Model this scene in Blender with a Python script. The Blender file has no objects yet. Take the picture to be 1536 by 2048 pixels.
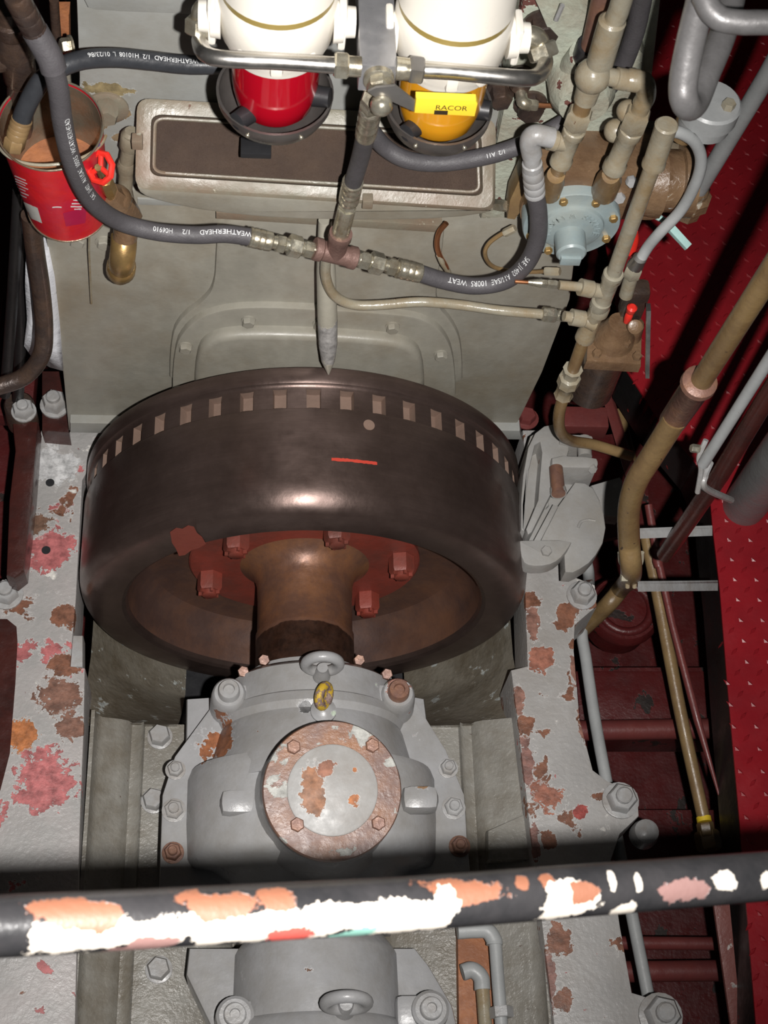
import bpy, bmesh, math, random
from mathutils import Vector, Matrix
V = Vector
PI = math.pi
random.seed(7)
scn = bpy.context.scene

# ---------------------------------------------------------------- camera
F, TH, PS, RO = 2996.627, 1.09028, .1893, .18352
CAM = V((-.1188, -1.33615, 3.09478))
fw = V((math.sin(PS)*math.cos(TH), math.cos(PS)*math.cos(TH), -math.sin(TH)))
rt = V((math.cos(PS), -math.sin(PS), 0)); up = rt.cross(fw)
R_ = rt*math.cos(RO) + up*math.sin(RO); U_ = -rt*math.sin(RO) + up*math.cos(RO)
cd = bpy.data.cameras.new('camera'); cam = bpy.data.objects.new('camera', cd)
scn.collection.objects.link(cam); scn.camera = cam
cd.sensor_fit = 'VERTICAL'; cd.sensor_height = 36; cd.sensor_width = 27; cd.lens = F/2048*36
cd.clip_start = .05; cd.clip_end = 50
M = Matrix((R_, U_, -fw)).transposed().to_4x4(); M.translation = CAM
cam.matrix_world = M
cd.dof.use_dof = True; cd.dof.focus_distance = 2.95; cd.dof.aperture_fstop = 13

# ---------------------------------------------------------------- light: the camera's own flash, right of the lens, in a dark engine room
w = bpy.data.worlds.new('world'); scn.world = w; w.use_nodes = True
w.node_tree.nodes['Background'].inputs[0].default_value = (.9, .95, 1, 1)
w.node_tree.nodes['Background'].inputs[1].default_value = .012
ld = bpy.data.lights.new('flash', 'SPOT'); ld.energy = 500; ld.shadow_soft_size = .016; ld.color = (1, .97, .94)
ld.spot_size = math.radians(70); ld.spot_blend = 1.0
fl = bpy.data.objects.new('flash', ld); scn.collection.objects.link(fl)
fl.location = CAM + R_*.12 - U_*.033
aim = CAM + fw*3 - R_*.38 + U_*.02
fl.rotation_euler = (aim - fl.location).to_track_quat('-Z', 'Y').to_euler()
scn.view_settings.view_transform = 'Standard'; scn.view_settings.look = 'None'
scn.view_settings.gamma = 1; scn.view_settings.use_curve_mapping = False
scn.view_settings.exposure = 0.0

# ---------------------------------------------------------------- measuring helpers
def ray(px, py): return fw + R_*((px-768)/F) - U_*((py-1024)/F)
def P(px, py, v, ax='y'):
    d = ray(px, py)
    if ax == 'd': return CAM + d*v
    i = 'xyz'.index(ax); return CAM + d*((v-CAM[i])/d[i])
def S(p): return F/((V(p)-CAM).dot(fw))          # pixels per metre there
def PP(t):                                       # (px,py,v[,axis]) or Vector
    return t if isinstance(t, Vector) else P(*t)
def spline(pts, k=8):
    pts = [PP(p) for p in pts]
    if len(pts) < 3: return pts
    q = [pts[0]*2-pts[1]] + pts + [pts[-1]*2-pts[-2]]; out = []
    for i in range(1, len(q)-2):
        a, b, c, d = q[i-1:i+3]
        for j in range(k):
            t = j/k
            out.append(.5*((2*b) + (c-a)*t + (2*a-5*b+4*c-d)*t*t + (3*b-a-3*c+d)*t**3))
    out.append(pts[-1]); return out
def basis(n):
    n = V(n).normalized(); a = V((0, 0, 1)) if abs(n.z) < .9 else V((1, 0, 0))
    x = a.cross(n).normalized(); return x, n.cross(x), n
def onward(A, B, L=.8):                           # a point further on, past A, along the line B to A
    A, B = PP(A), PP(B); return A + (A-B).normalized()*L
def chaikin(p, n=2):
    for _ in range(n):
        q = []
        for i in range(len(p)):
            a, b = p[i], p[(i+1) % len(p)]; q += [a*.75+b*.25, a*.25+b*.75]
        p = q
    return p

class MB:
    def __init__(s): s.bm = bmesh.new(); s.mi = 0
    def _rings(s, rings, c0=True, c1=True):
        bm = s.bm; vr = [[bm.verts.new(p) for p in r] for r in rings]; n = len(vr[0]); fs = []
        for a, b in zip(vr, vr[1:]):
            for i in range(n):
                try: fs.append(bm.faces.new((a[i], a[(i+1) % n], b[(i+1) % n], b[i])))
                except ValueError: pass
        if c0: fs.append(bm.faces.new(vr[0][::-1]))
        if c1: fs.append(bm.faces.new(vr[-1]))
        for f in fs: f.material_index = s.mi
        return vr
    def sweep(s, pts, r, n=12, caps=True):
        pts = [PP(p) for p in pts]; m = len(pts)
        rr = r if isinstance(r, (list, tuple)) else [r]*m
        if len(rr) != m: rr = [rr[0]+(rr[-1]-rr[0])*i/(m-1) for i in range(m)]
        rings = []; x = None
        for i, p in enumerate(pts):
            t = (pts[min(i+1, m-1)] - pts[max(i-1, 0)]).normalized()
            if x is None: x = basis(t)[0]
            x = (x - t*x.dot(t)).normalized(); y = t.cross(x)
            rings.append([p + (x*math.cos(2*PI*j/n) + y*math.sin(2*PI*j/n))*rr[i] for j in range(n)])
        s._rings(rings, caps, caps); return s
    def tube(s, pts, r, n=12, k=8): return s.sweep(spline(pts, k), r, n)
    def seg(s, A, B, prof, n=16, ph=0):           # prof: (t along AB, radius)
        A, B = PP(A), PP(B); D = B-A; x, y, z = basis(D)
        s._rings([[A + D*t + (x*math.cos(2*PI*j/n+ph) + y*math.sin(2*PI*j/n+ph))*r for j in range(n)] for t, r in prof])
        return s
    def rev(s, O, D, prof, n=32):                 # prof: (metres along D, radius)
        return s.seg(V(O), V(O)+V(D).normalized(), prof, n)
    def hexa(s, O, D, r, h, ph=0.3, dome=True):
        D = V(D).normalized(); O = V(O)
        return s.seg(O, O+D*h, [(0, r), (.82, r), (1, r*.86)] if dome else [(0, r), (1, r)], 6, ph)
    def box(s, c, size, R=None, bev=0):
        c = V(c); m = Matrix.Translation(c) @ (R.to_4x4() if R else Matrix.Identity(4)) @ Matrix.Diagonal((*size, 1))
        r = bmesh.ops.create_cube(s.bm, size=1, matrix=m)
        es = {e for v in r['verts'] for e in v.link_edges}
        for v in r['verts']:
            for f in v.link_faces: f.material_index = s.mi
        if bev: bmesh.ops.bevel(s.bm, geom=list(es), offset=bev, segments=2, affect='EDGES', profile=.6)
        return s
    def prism(s, poly, vec, bev=0, both=False, seg=2):      # poly pts are the front face; vec goes back into the body
        poly = [PP(p) for p in poly]; vec = V(vec); bm = s.bm
        a = [bm.verts.new(p) for p in poly]; b = [bm.verts.new(p+vec) for p in poly]; n = len(a); fs = []
        f0 = bm.faces.new(a); f1 = bm.faces.new(b[::-1]); fs += [f0, f1]
        for i in range(n): fs.append(bm.faces.new((a[i], b[i], b[(i+1) % n], a[(i+1) % n])))
        for f in fs: f.material_index = s.mi
        bmesh.ops.recalc_face_normals(bm, faces=fs)
        if bev:
            es = list(f0.edges) + (list(f1.edges) if both else [])
            bmesh.ops.bevel(bm, geom=es, offset=bev, segments=seg, affect='EDGES', profile=.6)
        return s
    def sphere(s, c, r, sc=(1, 1, 1), n=20, R=None):
        m = Matrix.Translation(V(c)) @ (R.to_4x4() if R else Matrix.Identity(4)) @ Matrix.Diagonal((*[r*q for q in sc], 1))
        q = bmesh.ops.create_uvsphere(s.bm, u_segments=n, v_segments=n//2, radius=1, matrix=m)
        for v in q['verts']:
            for f in v.link_faces: f.material_index = s.mi
        return s
    def torus(s, c, nrm, R, r, n=32, m=12, sc=1):
        x, y, z = basis(nrm); c = V(c); bm = s.bm; vr = []
        for i in range(n):
            a = 2*PI*i/n; d = x*math.cos(a) + y*math.sin(a)*sc
            vr.append([bm.verts.new(c + d*R + (d*math.cos(2*PI*j/m) + z*math.sin(2*PI*j/m))*r) for j in range(m)])
        for i in range(n):
            for j in range(m):
                f = bm.faces.new((vr[i][j], vr[(i+1) % n][j], vr[(i+1) % n][(j+1) % m], vr[i][(j+1) % m])); f.material_index = s.mi
        return s
    def build(s, name, mat, parent=None, sharp=38):
        org = V(parent.get('_o', (0, 0, 0))) if parent else V((0, 0, 0))
        bmesh.ops.recalc_face_normals(s.bm, faces=s.bm.faces)
        if not parent:
            vs = s.bm.verts
            org = V(((min(v.co.x for v in vs)+max(v.co.x for v in vs))/2, (min(v.co.y for v in vs)+max(v.co.y for v in vs))/2, min(v.co.z for v in vs)))
        for v in s.bm.verts: v.co -= org
        me = bpy.data.meshes.new(name); s.bm.to_mesh(me); s.bm.free()
        for p in me.polygons: p.use_smooth = True
        me.set_sharp_from_angle(angle=math.radians(sharp))
        for m in (mat if isinstance(mat, (list, tuple)) else [mat]): me.materials.append(m)
        o = bpy.data.objects.new(name, me); scn.collection.objects.link(o)
        if parent: o.parent = parent
        else: o.location = org
        o['_o'] = tuple(org)
        return o

def tag(o, label=None, cat=None, group=None, kind=None):
    if label: o['label'] = label
    if cat: o['category'] = cat
    if group: o['group'] = group
    if kind: o['kind'] = kind
    return o
def thing(name, loc, label, cat, group=None):
    o = bpy.data.objects.new(name, None); o.empty_display_size = .05; scn.collection.objects.link(o)
    loc = PP(loc); o.location = loc; o['_o'] = tuple(loc)
    return tag(o, label, cat, group)

# ---------------------------------------------------------------- materials
class NT:
    def __init__(s, name):
        s.m = bpy.data.materials.new(name); s.m.use_nodes = True; s.t = s.m.node_tree; s.b = s.t.nodes['Principled BSDF']
        s.geo = s.t.nodes.new('ShaderNodeNewGeometry'); s.pos = s.geo.outputs['Position']
    def L(s, a, b): s.t.links.new(a, b)
    def noise(s, sc, det=4, rough=.6, off=0, vec=None, stretch=None, dist=0):
        n = s.t.nodes.new('ShaderNodeTexNoise'); n.inputs['Scale'].default_value = sc; n.inputs['Detail'].default_value = det
        n.inputs['Roughness'].default_value = rough; n.inputs['Distortion'].default_value = dist
        mp = s.t.nodes.new('ShaderNodeMapping'); mp.inputs['Location'].default_value = (off, off*1.7, off*.6)
        if stretch: mp.inputs['Scale'].default_value = stretch
        s.L(vec or s.pos, mp.inputs[0]); s.L(mp.outputs[0], n.inputs['Vector'])
        return n.outputs['Fac']
    def ramp(s, fac, a, b):
        n = s.t.nodes.new('ShaderNodeMapRange'); n.inputs['From Min'].default_value = a; n.inputs['From Max'].default_value = b
        s.L(fac, n.inputs['Value']); return n.outputs['Result']
    def math(s, op, a, b=None):
        n = s.t.nodes.new('ShaderNodeMath'); n.operation = op
        for i, q in enumerate((a, b)):
            if q is None: continue
            if isinstance(q, (int, float)): n.inputs[i].default_value = q
            else: s.L(q, n.inputs[i])
        n.use_clamp = False; return n.outputs[0]
    def mix(s, fac, a, b):
        n = s.t.nodes.new('ShaderNodeMix'); n.data_type = 'RGBA'
        if isinstance(fac, (int, float)): n.inputs['Factor'].default_value = fac
        else: s.L(fac, n.inputs['Factor'])
        for q, i in ((a, 6), (b, 7)):
            if isinstance(q, tuple): n.inputs[i].default_value = (*q, 1)
            else: s.L(q, n.inputs[i])
        return n.outputs[2]
    def spot(s, p, r, wob=.75, sc=26, sq=(1, 1, 1)):      # mask of a blotch around a place on the thing
        nn = s.t.nodes.new('ShaderNodeTexNoise'); nn.inputs['Scale'].default_value = sc; nn.inputs['Detail'].default_value = 4
        nn.inputs['Roughness'].default_value = .72; s.L(s.pos, nn.inputs['Vector'])
        sub = s.t.nodes.new('ShaderNodeVectorMath'); sub.operation = 'SUBTRACT'; s.L(s.pos, sub.inputs[0]); sub.inputs[1].default_value = p
        scl = s.t.nodes.new('ShaderNodeVectorMath'); scl.operation = 'DIVIDE'; s.L(sub.outputs[0], scl.inputs[0]); scl.inputs[1].default_value = [r*q for q in sq]
        ln = s.t.nodes.new('ShaderNodeVectorMath'); ln.operation = 'LENGTH'; s.L(scl.outputs[0], ln.inputs[0])
        a = s.math('ADD', ln.outputs['Value'], s.math('MULTIPLY', s.math('SUBTRACT', nn.outputs['Fac'], .5), wob*4))
        return a

def mat(name, base, rough=.5, metal=0, var=None, vs=8, peel=(), spots=(), bump=.15, bs=90, fine=.2, spec=.5, coat=0, stretch=None, streak=0):
    n = NT(name); b = n.b
    dark = tuple(q*.62 for q in base); lite = tuple(min(1, q*1.18) for q in base)
    c = n.mix(n.ramp(n.noise(vs, 5, .65, stretch=stretch), .3, .7), dark if fine else base, lite if fine else base)
    c = n.mix(1-fine*2, c, base)
    if var: c = n.mix(n.math('MULTIPLY', n.ramp(n.noise(vs*.6, 6, .7, 3.3), .42, .68), .85), c, var)
    if streak: c = n.mix(n.math('MULTIPLY', n.ramp(n.noise(vs*6, 3, .5, 9, stretch=stretch), .35, .75), streak), c, dark)
    height = None; allm = None
    for i, (col, sc, th) in enumerate(peel):
        nf = n.noise(sc, 6, .62, 5.1*(i+1), dist=.3)
        m = n.ramp(nf, th, th+.010)
        if sc < 40: c = n.mix(n.math('MULTIPLY', n.ramp(nf, th-.014, th-.008), .55), c, tuple(min(1, q*1.45) for q in base))
        vv = n.mix(n.ramp(n.noise(sc*3.5, 4, .7, 2.2+i), .35, .65), tuple(q*.6 for q in col), tuple(min(1, q*1.25) for q in col))
        c = n.mix(m, c, vv)
        height = m if height is None else n.math('ADD', height, m)
    for (p, r, col, *o) in spots:
        o = o[0] if o else {}
        raw = n.spot(tuple(PP(p)), r, **o); m = n.ramp(raw, 1.03, .98)
        c = n.mix(n.math('MULTIPLY', n.ramp(raw, 1.16, 1.12), .5), c, tuple(min(1, q*1.4) for q in base))
        vv = n.mix(n.ramp(n.noise(45, 5, .7, r*40), .35, .65), tuple(q*.55 for q in col), tuple(min(1, q*1.3) for q in col))
        c = n.mix(m, c, vv)
        height = m if height is None else n.math('MAXIMUM', height, m)
    n.L(c, b.inputs['Base Color'])
    b.inputs['Metallic'].default_value = metal
    rr = n.ramp(n.noise(vs*2.5, 4, .6, 7.7), .3, .7)
    rr = n.math('ADD', n.math('MULTIPLY', rr, .22), rough-.11)
    if height is not None: rr = n.math('ADD', rr, n.math('MULTIPLY', height, .12))
    n.L(rr, b.inputs['Roughness'])
    b.inputs['Specular IOR Level'].default_value = spec
    b.inputs['Coat Weight'].default_value = coat; b.inputs['Coat Roughness'].default_value = .15
    h = n.noise(bs, 5, .6, 1.3)
    if height is not None: h = n.math('SUBTRACT', h, n.math('MULTIPLY', height, .9))
    bp = n.t.nodes.new('ShaderNodeBump'); bp.inputs['Strength'].default_value = bump; bp.inputs['Distance'].default_value = .004
    n.L(h, bp.inputs['Height']); n.L(bp.outputs[0], b.inputs['Normal'])
    return n.m

GREY = (.31, .30, .285); OLIVE = (.30, .285, .24); LILAC = (.33, .33, .335)
RUSTB = (.20, .085, .05); ORG = (.42, .15, .05); PINK = (.42, .13, .13); MINT = (.45, .52, .42); BROWN = (.16, .09, .06)
m_face = mat('engine grey paint', OLIVE, .40, var=(.20, .165, .115), vs=5, streak=.35, stretch=(1, 1, .6), peel=[((.12, .09, .07), 48, .73)], bump=.22, bs=40)
m_up = mat('engine upper grey paint', (.30, .305, .29), .40, var=(.23, .22, .19), vs=6, peel=[((.16, .13, .09), 60, .73)], bump=.2, bs=40, spots=[((215, 180, .43), .022, (.24, .19, .10), dict(sq=(2.2, 1, .6), sc=30)), ((245, 225, .43), .014, (.20, .14, .08), dict(sc=40)), ((235, 275, .43), .012, (.21, .15, .09), dict(sc=40)), ((205, 250, .43), .010, (.22, .16, .10), dict(sc=40))])
m_grime = mat('grimy olive paint', (.24, .215, .16), .45, var=(.13, .09, .055), vs=9, peel=[((.14, .07, .04), 22, .68)], bump=.3)
m_bed = mat('bed paint grey peeled', (.34, .33, .32), .42, var=(.40, .36, .35), vs=7,
            peel=[(PINK, 9, .615), (RUSTB, 7, .63), ((.58, .56, .52), 14, .66), ((.20, .05, .05), 45, .70)], bump=.5,
            spots=[((115, 1390, 0, 'z'), .045, (.20, .10, .07)), ((140, 1450, 0, 'z'), .03, (.20, .10, .07)), ((40, 1470, 0, 'z'), .035, ORG),
                   ((90, 1560, 0, 'z'), .06, PINK), ((100, 1100, 0, 'z'), .05, PINK), ((130, 1230, 0, 'z'), .03, RUSTB), ((70, 1050, 0, 'z'), .03, BROWN),
                   ((110, 930, 0, 'z'), .05, (.52, .52, .52)), ((130, 1330, 0, 'z'), .03, RUSTB)])
m_bedr = mat('right bed paint grey peeled', (.36, .35, .34), .42, var=(.28, .26, .24), vs=7,
             peel=[(RUSTB, 9, .62), ((.55, .53, .50), 16, .64), (PINK, 30, .69)], bump=.5,
             spots=[((1065, 1240, 0, 'z'), .016, (.24, .12, .09), dict(sq=(1, 3, 1))), ((1038, 1400, 0, 'z'), .012, (.24, .12, .09), dict(sq=(1, 3, 1))), ((1052, 1520, 0, 'z'), .016, (.22, .11, .09), dict(sq=(1, 3, 1))), ((1068, 1690, 0, 'z'), .014, (.22, .11, .09), dict(sq=(1, 3, 1))), ((1150, 1340, 0, 'z'), .009, (.24, .12, .09), dict(sq=(1, 5, 1))), ((1166, 1450, 0, 'z'), .010, (.24, .12, .09), dict(sq=(1, 4, 1))), ((1100, 1960, 0, 'z'), .012, (.22, .11, .09), dict(sq=(1, 5, 1))), ((1062, 1200, 0, 'z'), .02, RUSTB), ((1085, 1320, 0, 'z'), .03, (.30, .12, .08)), ((1095, 1590, 0, 'z'), .03, (.30, .12, .08)), ((1050, 1450, 0, 'z'), .02, RUSTB),
                    ((1170, 1440, 0, 'z'), .015, RUSTB), ((1160, 1620, 0, 'z'), .015, (.3, .06, .05)), ((1120, 1880, 0, 'z'), .03, RUSTB), ((1125, 2000, 0, 'z'), .02, RUSTB), ((1100, 1680, 0, 'z'), .02, RUSTB), ((1150, 1290, 0, 'z'), .012, RUSTB)])
m_trough = mat('bed trough grey', (.25, .24, .215), .32, var=(.13, .11, .08), vs=10, peel=[((.12, .05, .04), 40, .71)], bump=.7, bs=70, coat=.3)
m_pit = mat('oily pit casting', (.20, .18, .145), .36, var=(.08, .06, .035), vs=9, peel=[((.38, .40, .38), 16, .62)], bump=.6, bs=60)
m_hous = mat('bearing housing lilac grey', LILAC, .34, var=(.245, .235, .22), vs=9, bump=.28, bs=45, peel=[((.17, .10, .07), 38, .735)],
             spots=[((425, 1470, .1, 'z'), .052, (.26, .10, .045), dict(sc=18)), ((505, 1648, .15, 'z'), .013, ORG), ((845, 1460, .1, 'z'), .035, (.26, .11, .08)), ((845, 1575, .17, 'z'), .015, (.26, .16, .09)), ((795, 1375, .14, 'z'), .022, (.25, .13, .10)), ((760, 1365, .14, 'z'), .012, MINT), ((610, 1415, .2, 'z'), .012, (.12, .12, .12)), ((672, 1425, .22, 'z'), .010, MINT), ((660, 1320, .24, 'z'), .008, RUSTB), ((430, 1930, .1, 'z'), .042, (.16, .09, .07), dict(sc=14)), ((620, 1940, .15, 'z'), .012, BROWN)])
m_cover = mat('rusty round cover', (.19, .115, .095), .42, var=(.30, .135, .06), vs=16, peel=[((.40, .40, .37), 11, .60)], bump=.35)
m_disc = mat('cover centre disc paint', (.35, .345, .335), .48, var=(.27, .25, .23), vs=18, bump=.15, bs=50, spots=[((625, 1580, .34, 'z'), .028, (.32, .15, .08), dict(sc=25, sq=(.8, 1.6, 9))), ((710, 1600, .34, 'z'), .014, ORG, dict(sc=30)), ((708, 1540, .34, 'z'), .008, ORG, dict(sc=30)), ((650, 1540, .34, 'z'), .016, (.30, .13, .08), dict(sc=35))])
m_fly = mat('flywheel dark steel', (.15, .105, .092), .36, .75, var=(.075, .05, .042), vs=5, bump=.06, streak=.4, stretch=(1, 14, 1), spec=.6)
_fb = m_fly.node_tree.nodes['Principled BSDF']; _fb.inputs['Anisotropic'].default_value = .55; _fb.inputs['Anisotropic Rotation'].default_value = .25
_tg = m_fly.node_tree.nodes.new('ShaderNodeTangent'); _tg.direction_type = 'RADIAL'; _tg.axis = 'Y'; m_fly.node_tree.links.new(_tg.outputs[0], _fb.inputs['Tangent'])
m_web = mat('flywheel web brown', (.075, .042, .034), .5, .2, var=(.15, .07, .04), vs=7, bump=.15)
m_slot = mat('slot bottom paint', (.20, .135, .105), .5, bump=.2)
m_red = mat('red primer hub', (.24, .045, .03), .5, .1, var=(.10, .04, .03), vs=9, bump=.2)
m_mark = mat('red paint mark', (.50, .05, .03), .5, bump=.1)
m_shaft = mat('rusty shaft', (.15, .075, .05), .42, .35, var=(.28, .12, .05), vs=14, bump=.15, stretch=(1, 3, 1), spots=[((610, 1290, .1, 'z'), .2, (.045, .02, .012), dict(wob=.10, sq=(1, .27, 1), sc=10))])
m_bolt = mat('painted grey bolt', (.34, .34, .34), .35, var=(.24, .22, .2), vs=30, bump=.2)
m_rbolt = mat('rusty bolt', (.19, .10, .075), .45, .2, var=(.28, .14, .08), vs=40, bump=.3)
m_nut = mat('zinc plated nut', (.58, .55, .45), .28, .8, var=(.35, .28, .18), vs=40, bump=.1)
m_steel = mat('steel tube', (.55, .53, .50), .3, .95, bump=.03, fine=.05)
m_hose = mat('black rubber hose', (.075, .07, .075), .55, vs=30, bump=.25, bs=260)
m_hosek = mat('smooth black hose', (.035, .037, .042), .35, vs=30, bump=.1, bs=200)
m_white = mat('white lettering', (.65, .66, .66), .6, bump=0)
m_tee = mat('brown iron tee', (.20, .12, .10), .45, .3, vs=30, bump=.35, bs=160)
m_pipe = mat('beige painted pipe', (.31, .285, .22), .28, var=(.24, .165, .08), vs=16, peel=[((.13, .07, .035), 34, .675)], bump=.3, bs=60)
m_tan = mat('tan pipe', (.25, .165, .075), .36, var=(.15, .09, .045), vs=14, bump=.2)
m_gtan = mat('greasy golden pipe', (.19, .125, .055), .34, var=(.10, .06, .03), vs=12, peel=[((.07, .045, .03), 60, .66)], bump=.25)
m_brass = mat('brass', (.50, .32, .12), .35, .7, var=(.30, .20, .10), vs=20, bump=.12)
m_copper = mat('copper tube', (.62, .27, .13), .3, .9, bump=.05)
m_screen = mat('oily screen mesh', (.065, .042, .032), .55, var=(.10, .065, .045), vs=7, bump=1, bs=420)
m_oliverust = mat('box rim olive rusty', (.20, .185, .14), .42, var=(.19, .12, .08), vs=8, peel=[((.45, .42, .33), 35, .68), ((.15, .07, .04), 20, .70)], bump=.25)
m_mint = mat('peeling mint paint', (.42, .45, .37), .45, var=(.24, .19, .14), vs=12, peel=[((.13, .05, .04), 17, .60), ((.45, .50, .42), 40, .70)], bump=.6)
m_pumpb = mat('oily brown pump body', (.20, .125, .07), .32, var=(.10, .055, .03), vs=14, peel=[((.34, .30, .24), 20, .66)], bump=.5, coat=.4)
m_blue = mat('blue grey pump cover', (.25, .31, .32), .36, var=(.29, .32, .30), vs=14, bump=.15)
m_cream = mat('cream filter paint', (.80, .76, .68), .4, vs=8, bump=.08, fine=.08)
m_cream2 = mat('cream filter can paint', (.83, .79, .71), .35, vs=8, bump=.03, fine=.04)
m_gold = mat('gold band', (.30, .22, .06), .4, bump=.05)
m_shield = mat('dark metal bowl shield', (.17, .155, .145), .35, .7, bump=.05, vs=20)
m_alu = mat('aluminium block', (.48, .48, .50), .35, .75, bump=.08, vs=20, fine=.08)
m_lever = mat('dark steel lever', (.22, .21, .20), .4, .7, bump=.1)
m_yellow = mat('yellow grip', (.85, .60, .04), .4, bump=.08, fine=.08)
m_black = mat('black rubber', (.02, .02, .022), .4, bump=.05)
m_text = mat('black print', (.03, .02, .01), .5, bump=0)
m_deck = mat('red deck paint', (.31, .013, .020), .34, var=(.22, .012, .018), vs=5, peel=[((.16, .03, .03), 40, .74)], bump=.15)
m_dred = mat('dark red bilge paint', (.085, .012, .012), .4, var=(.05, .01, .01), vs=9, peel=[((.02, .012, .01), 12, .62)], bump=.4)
m_bred = mat('bilge red brown pipe', (.16, .038, .034), .42, var=(.12, .03, .03), vs=12, bump=.2)
m_blk = mat('black painted steel', (.012, .011, .011), .42, peel=[((.18, .012, .012), 25, .70)], bump=.2)
m_rod = mat('dark maroon steel', (.055, .016, .013), .30, var=(.025, .012, .011), vs=14, bump=.45, bs=50, coat=.3)
m_dark = mat('dark greasy metal', (.05, .035, .03), .38, .3, var=(.10, .06, .04), vs=25, bump=.5, coat=.3)
m_gpipe = mat('grey conduit paint', (.34, .35, .35), .4, vs=12, peel=[((.10, .05, .04), 22, .71)], bump=.12)
m_post = mat('grey post paint', (.30, .31, .31), .4, vs=9, bump=.25, spots=[(P(1528, 955, 2.9, 'd'), .035, (.6, .13, .05)), (P(1505, 1000, 2.95, 'd'), .012, (.6, .10, .05)), (P(1450, 1040, 3.0, 'd'), .05, (.45, .012, .02), dict(wob=.25))])
m_galv = mat('galvanised conduit', (.19, .185, .185), .42, .35, var=(.12, .115, .115), vs=26, bump=.15)
m_rag = mat('white plastic bag', (.75, .76, .80), .35, peel=[((.10, .13, .12), 26, .68)], bump=.6, bs=40)
m_bucket = mat('red label tin', (.62, .015, .02), .35, var=(.42, .012, .05), vs=12, bump=.15)
m_tin = mat('tin inside', (.26, .235, .18), .30, .6, var=(.24, .11, .05), vs=14, bump=.2)
m_rust = mat('orange rust sludge', (.26, .10, .045), .6, var=(.42, .16, .06), vs=22, bump=.5)
m_valve = mat('red valve handle', (.70, .03, .02), .35, bump=.1)
m_caliper = mat('bracket grey paint', (.30, .295, .285), .36, var=(.25, .23, .20), vs=9, bump=.2, spots=[((1105, 890, .16, 'z'), .02, (.17, .10, .08)), ((1100, 920, .16, 'z'), .02, (.17, .10, .08)), ((1230, 975, .05, 'z'), .012, (.2, .08, .06))])
m_yb = mat('yellow chipped paint', (.50, .33, .03), .5, peel=[((.22, .15, .13), 60, .50)], bump=.4)
m_mintb = mat('mint green handle', (.38, .58, .55), .45, peel=[((.3, .05, .04), 40, .66)], bump=.2)
m_dtip = mat('pointer paint worn bright', (.36, .34, .28), .36, vs=15, bump=.15, spots=[((655, 690, .30), .032, (.30, .29, .28), dict(sc=40, sq=(1.4, 1.4, 1.7))), ((660, 712, .30), .012, (.10, .03, .02), dict(sc=60))])
_n = NT('handrail chipped black paint and glare')
def _rail():
    n = _n; b = n.b
    def rp(px, py): return P(px, py, 1.0+.26*px/1536, 'd') - fw*.02
    c = n.mix(n.ramp(n.noise(25, 4), .35, .65), (.012, .012, .013), (.022, .021, .022))
    allm = None
    def put(px, py, r, col, c, sq, sc=40, wob=.6):
        m = n.ramp(n.spot(tuple(rp(px, py)), r, wob, sc, sq), 1.03, .97); return n.mix(m, c, col), m
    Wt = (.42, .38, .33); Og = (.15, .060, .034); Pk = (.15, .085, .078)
    for i in range(17):  # row of pale spots: peeled primer with the flash glare streak painted in
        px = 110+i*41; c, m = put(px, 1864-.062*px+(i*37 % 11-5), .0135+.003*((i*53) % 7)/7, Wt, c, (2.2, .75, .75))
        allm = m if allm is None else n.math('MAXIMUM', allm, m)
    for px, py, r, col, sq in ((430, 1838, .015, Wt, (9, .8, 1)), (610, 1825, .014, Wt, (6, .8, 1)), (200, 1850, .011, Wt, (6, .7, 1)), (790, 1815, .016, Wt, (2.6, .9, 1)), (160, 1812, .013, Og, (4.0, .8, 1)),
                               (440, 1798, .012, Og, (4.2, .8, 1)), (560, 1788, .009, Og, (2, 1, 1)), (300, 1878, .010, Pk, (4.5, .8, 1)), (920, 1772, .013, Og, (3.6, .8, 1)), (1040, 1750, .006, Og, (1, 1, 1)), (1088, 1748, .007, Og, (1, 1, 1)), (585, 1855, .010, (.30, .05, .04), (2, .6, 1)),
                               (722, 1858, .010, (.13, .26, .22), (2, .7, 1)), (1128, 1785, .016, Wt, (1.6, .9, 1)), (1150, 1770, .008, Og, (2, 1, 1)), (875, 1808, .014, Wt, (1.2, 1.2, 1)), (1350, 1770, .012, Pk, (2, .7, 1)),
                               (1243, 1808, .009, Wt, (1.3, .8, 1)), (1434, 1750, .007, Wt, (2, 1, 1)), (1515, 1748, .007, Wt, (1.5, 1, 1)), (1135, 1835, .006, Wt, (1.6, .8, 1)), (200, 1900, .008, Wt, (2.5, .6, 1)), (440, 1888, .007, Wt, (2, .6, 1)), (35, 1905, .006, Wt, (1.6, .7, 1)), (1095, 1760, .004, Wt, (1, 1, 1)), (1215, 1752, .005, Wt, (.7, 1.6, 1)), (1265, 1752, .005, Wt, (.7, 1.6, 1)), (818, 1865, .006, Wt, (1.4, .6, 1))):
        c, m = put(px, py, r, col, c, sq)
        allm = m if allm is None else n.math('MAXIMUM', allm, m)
    n.L(c, b.inputs['Base Color'])
    n.L(n.math('ADD', n.math('MULTIPLY', allm, .25), .24), b.inputs['Roughness']); b.inputs['Coat Weight'].default_value = .6; b.inputs['Coat Roughness'].default_value = .22
    bp = n.t.nodes.new('ShaderNodeBump'); bp.inputs['Strength'].default_value = .6; bp.inputs['Distance'].default_value = .001
    n.L(n.math('ADD', n.math('MULTIPLY', allm, -1.0), n.noise(160, 4)), bp.inputs['Height']); n.L(bp.outputs[0], b.inputs['Normal'])
_rail(); m_rail = _n.m
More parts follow.
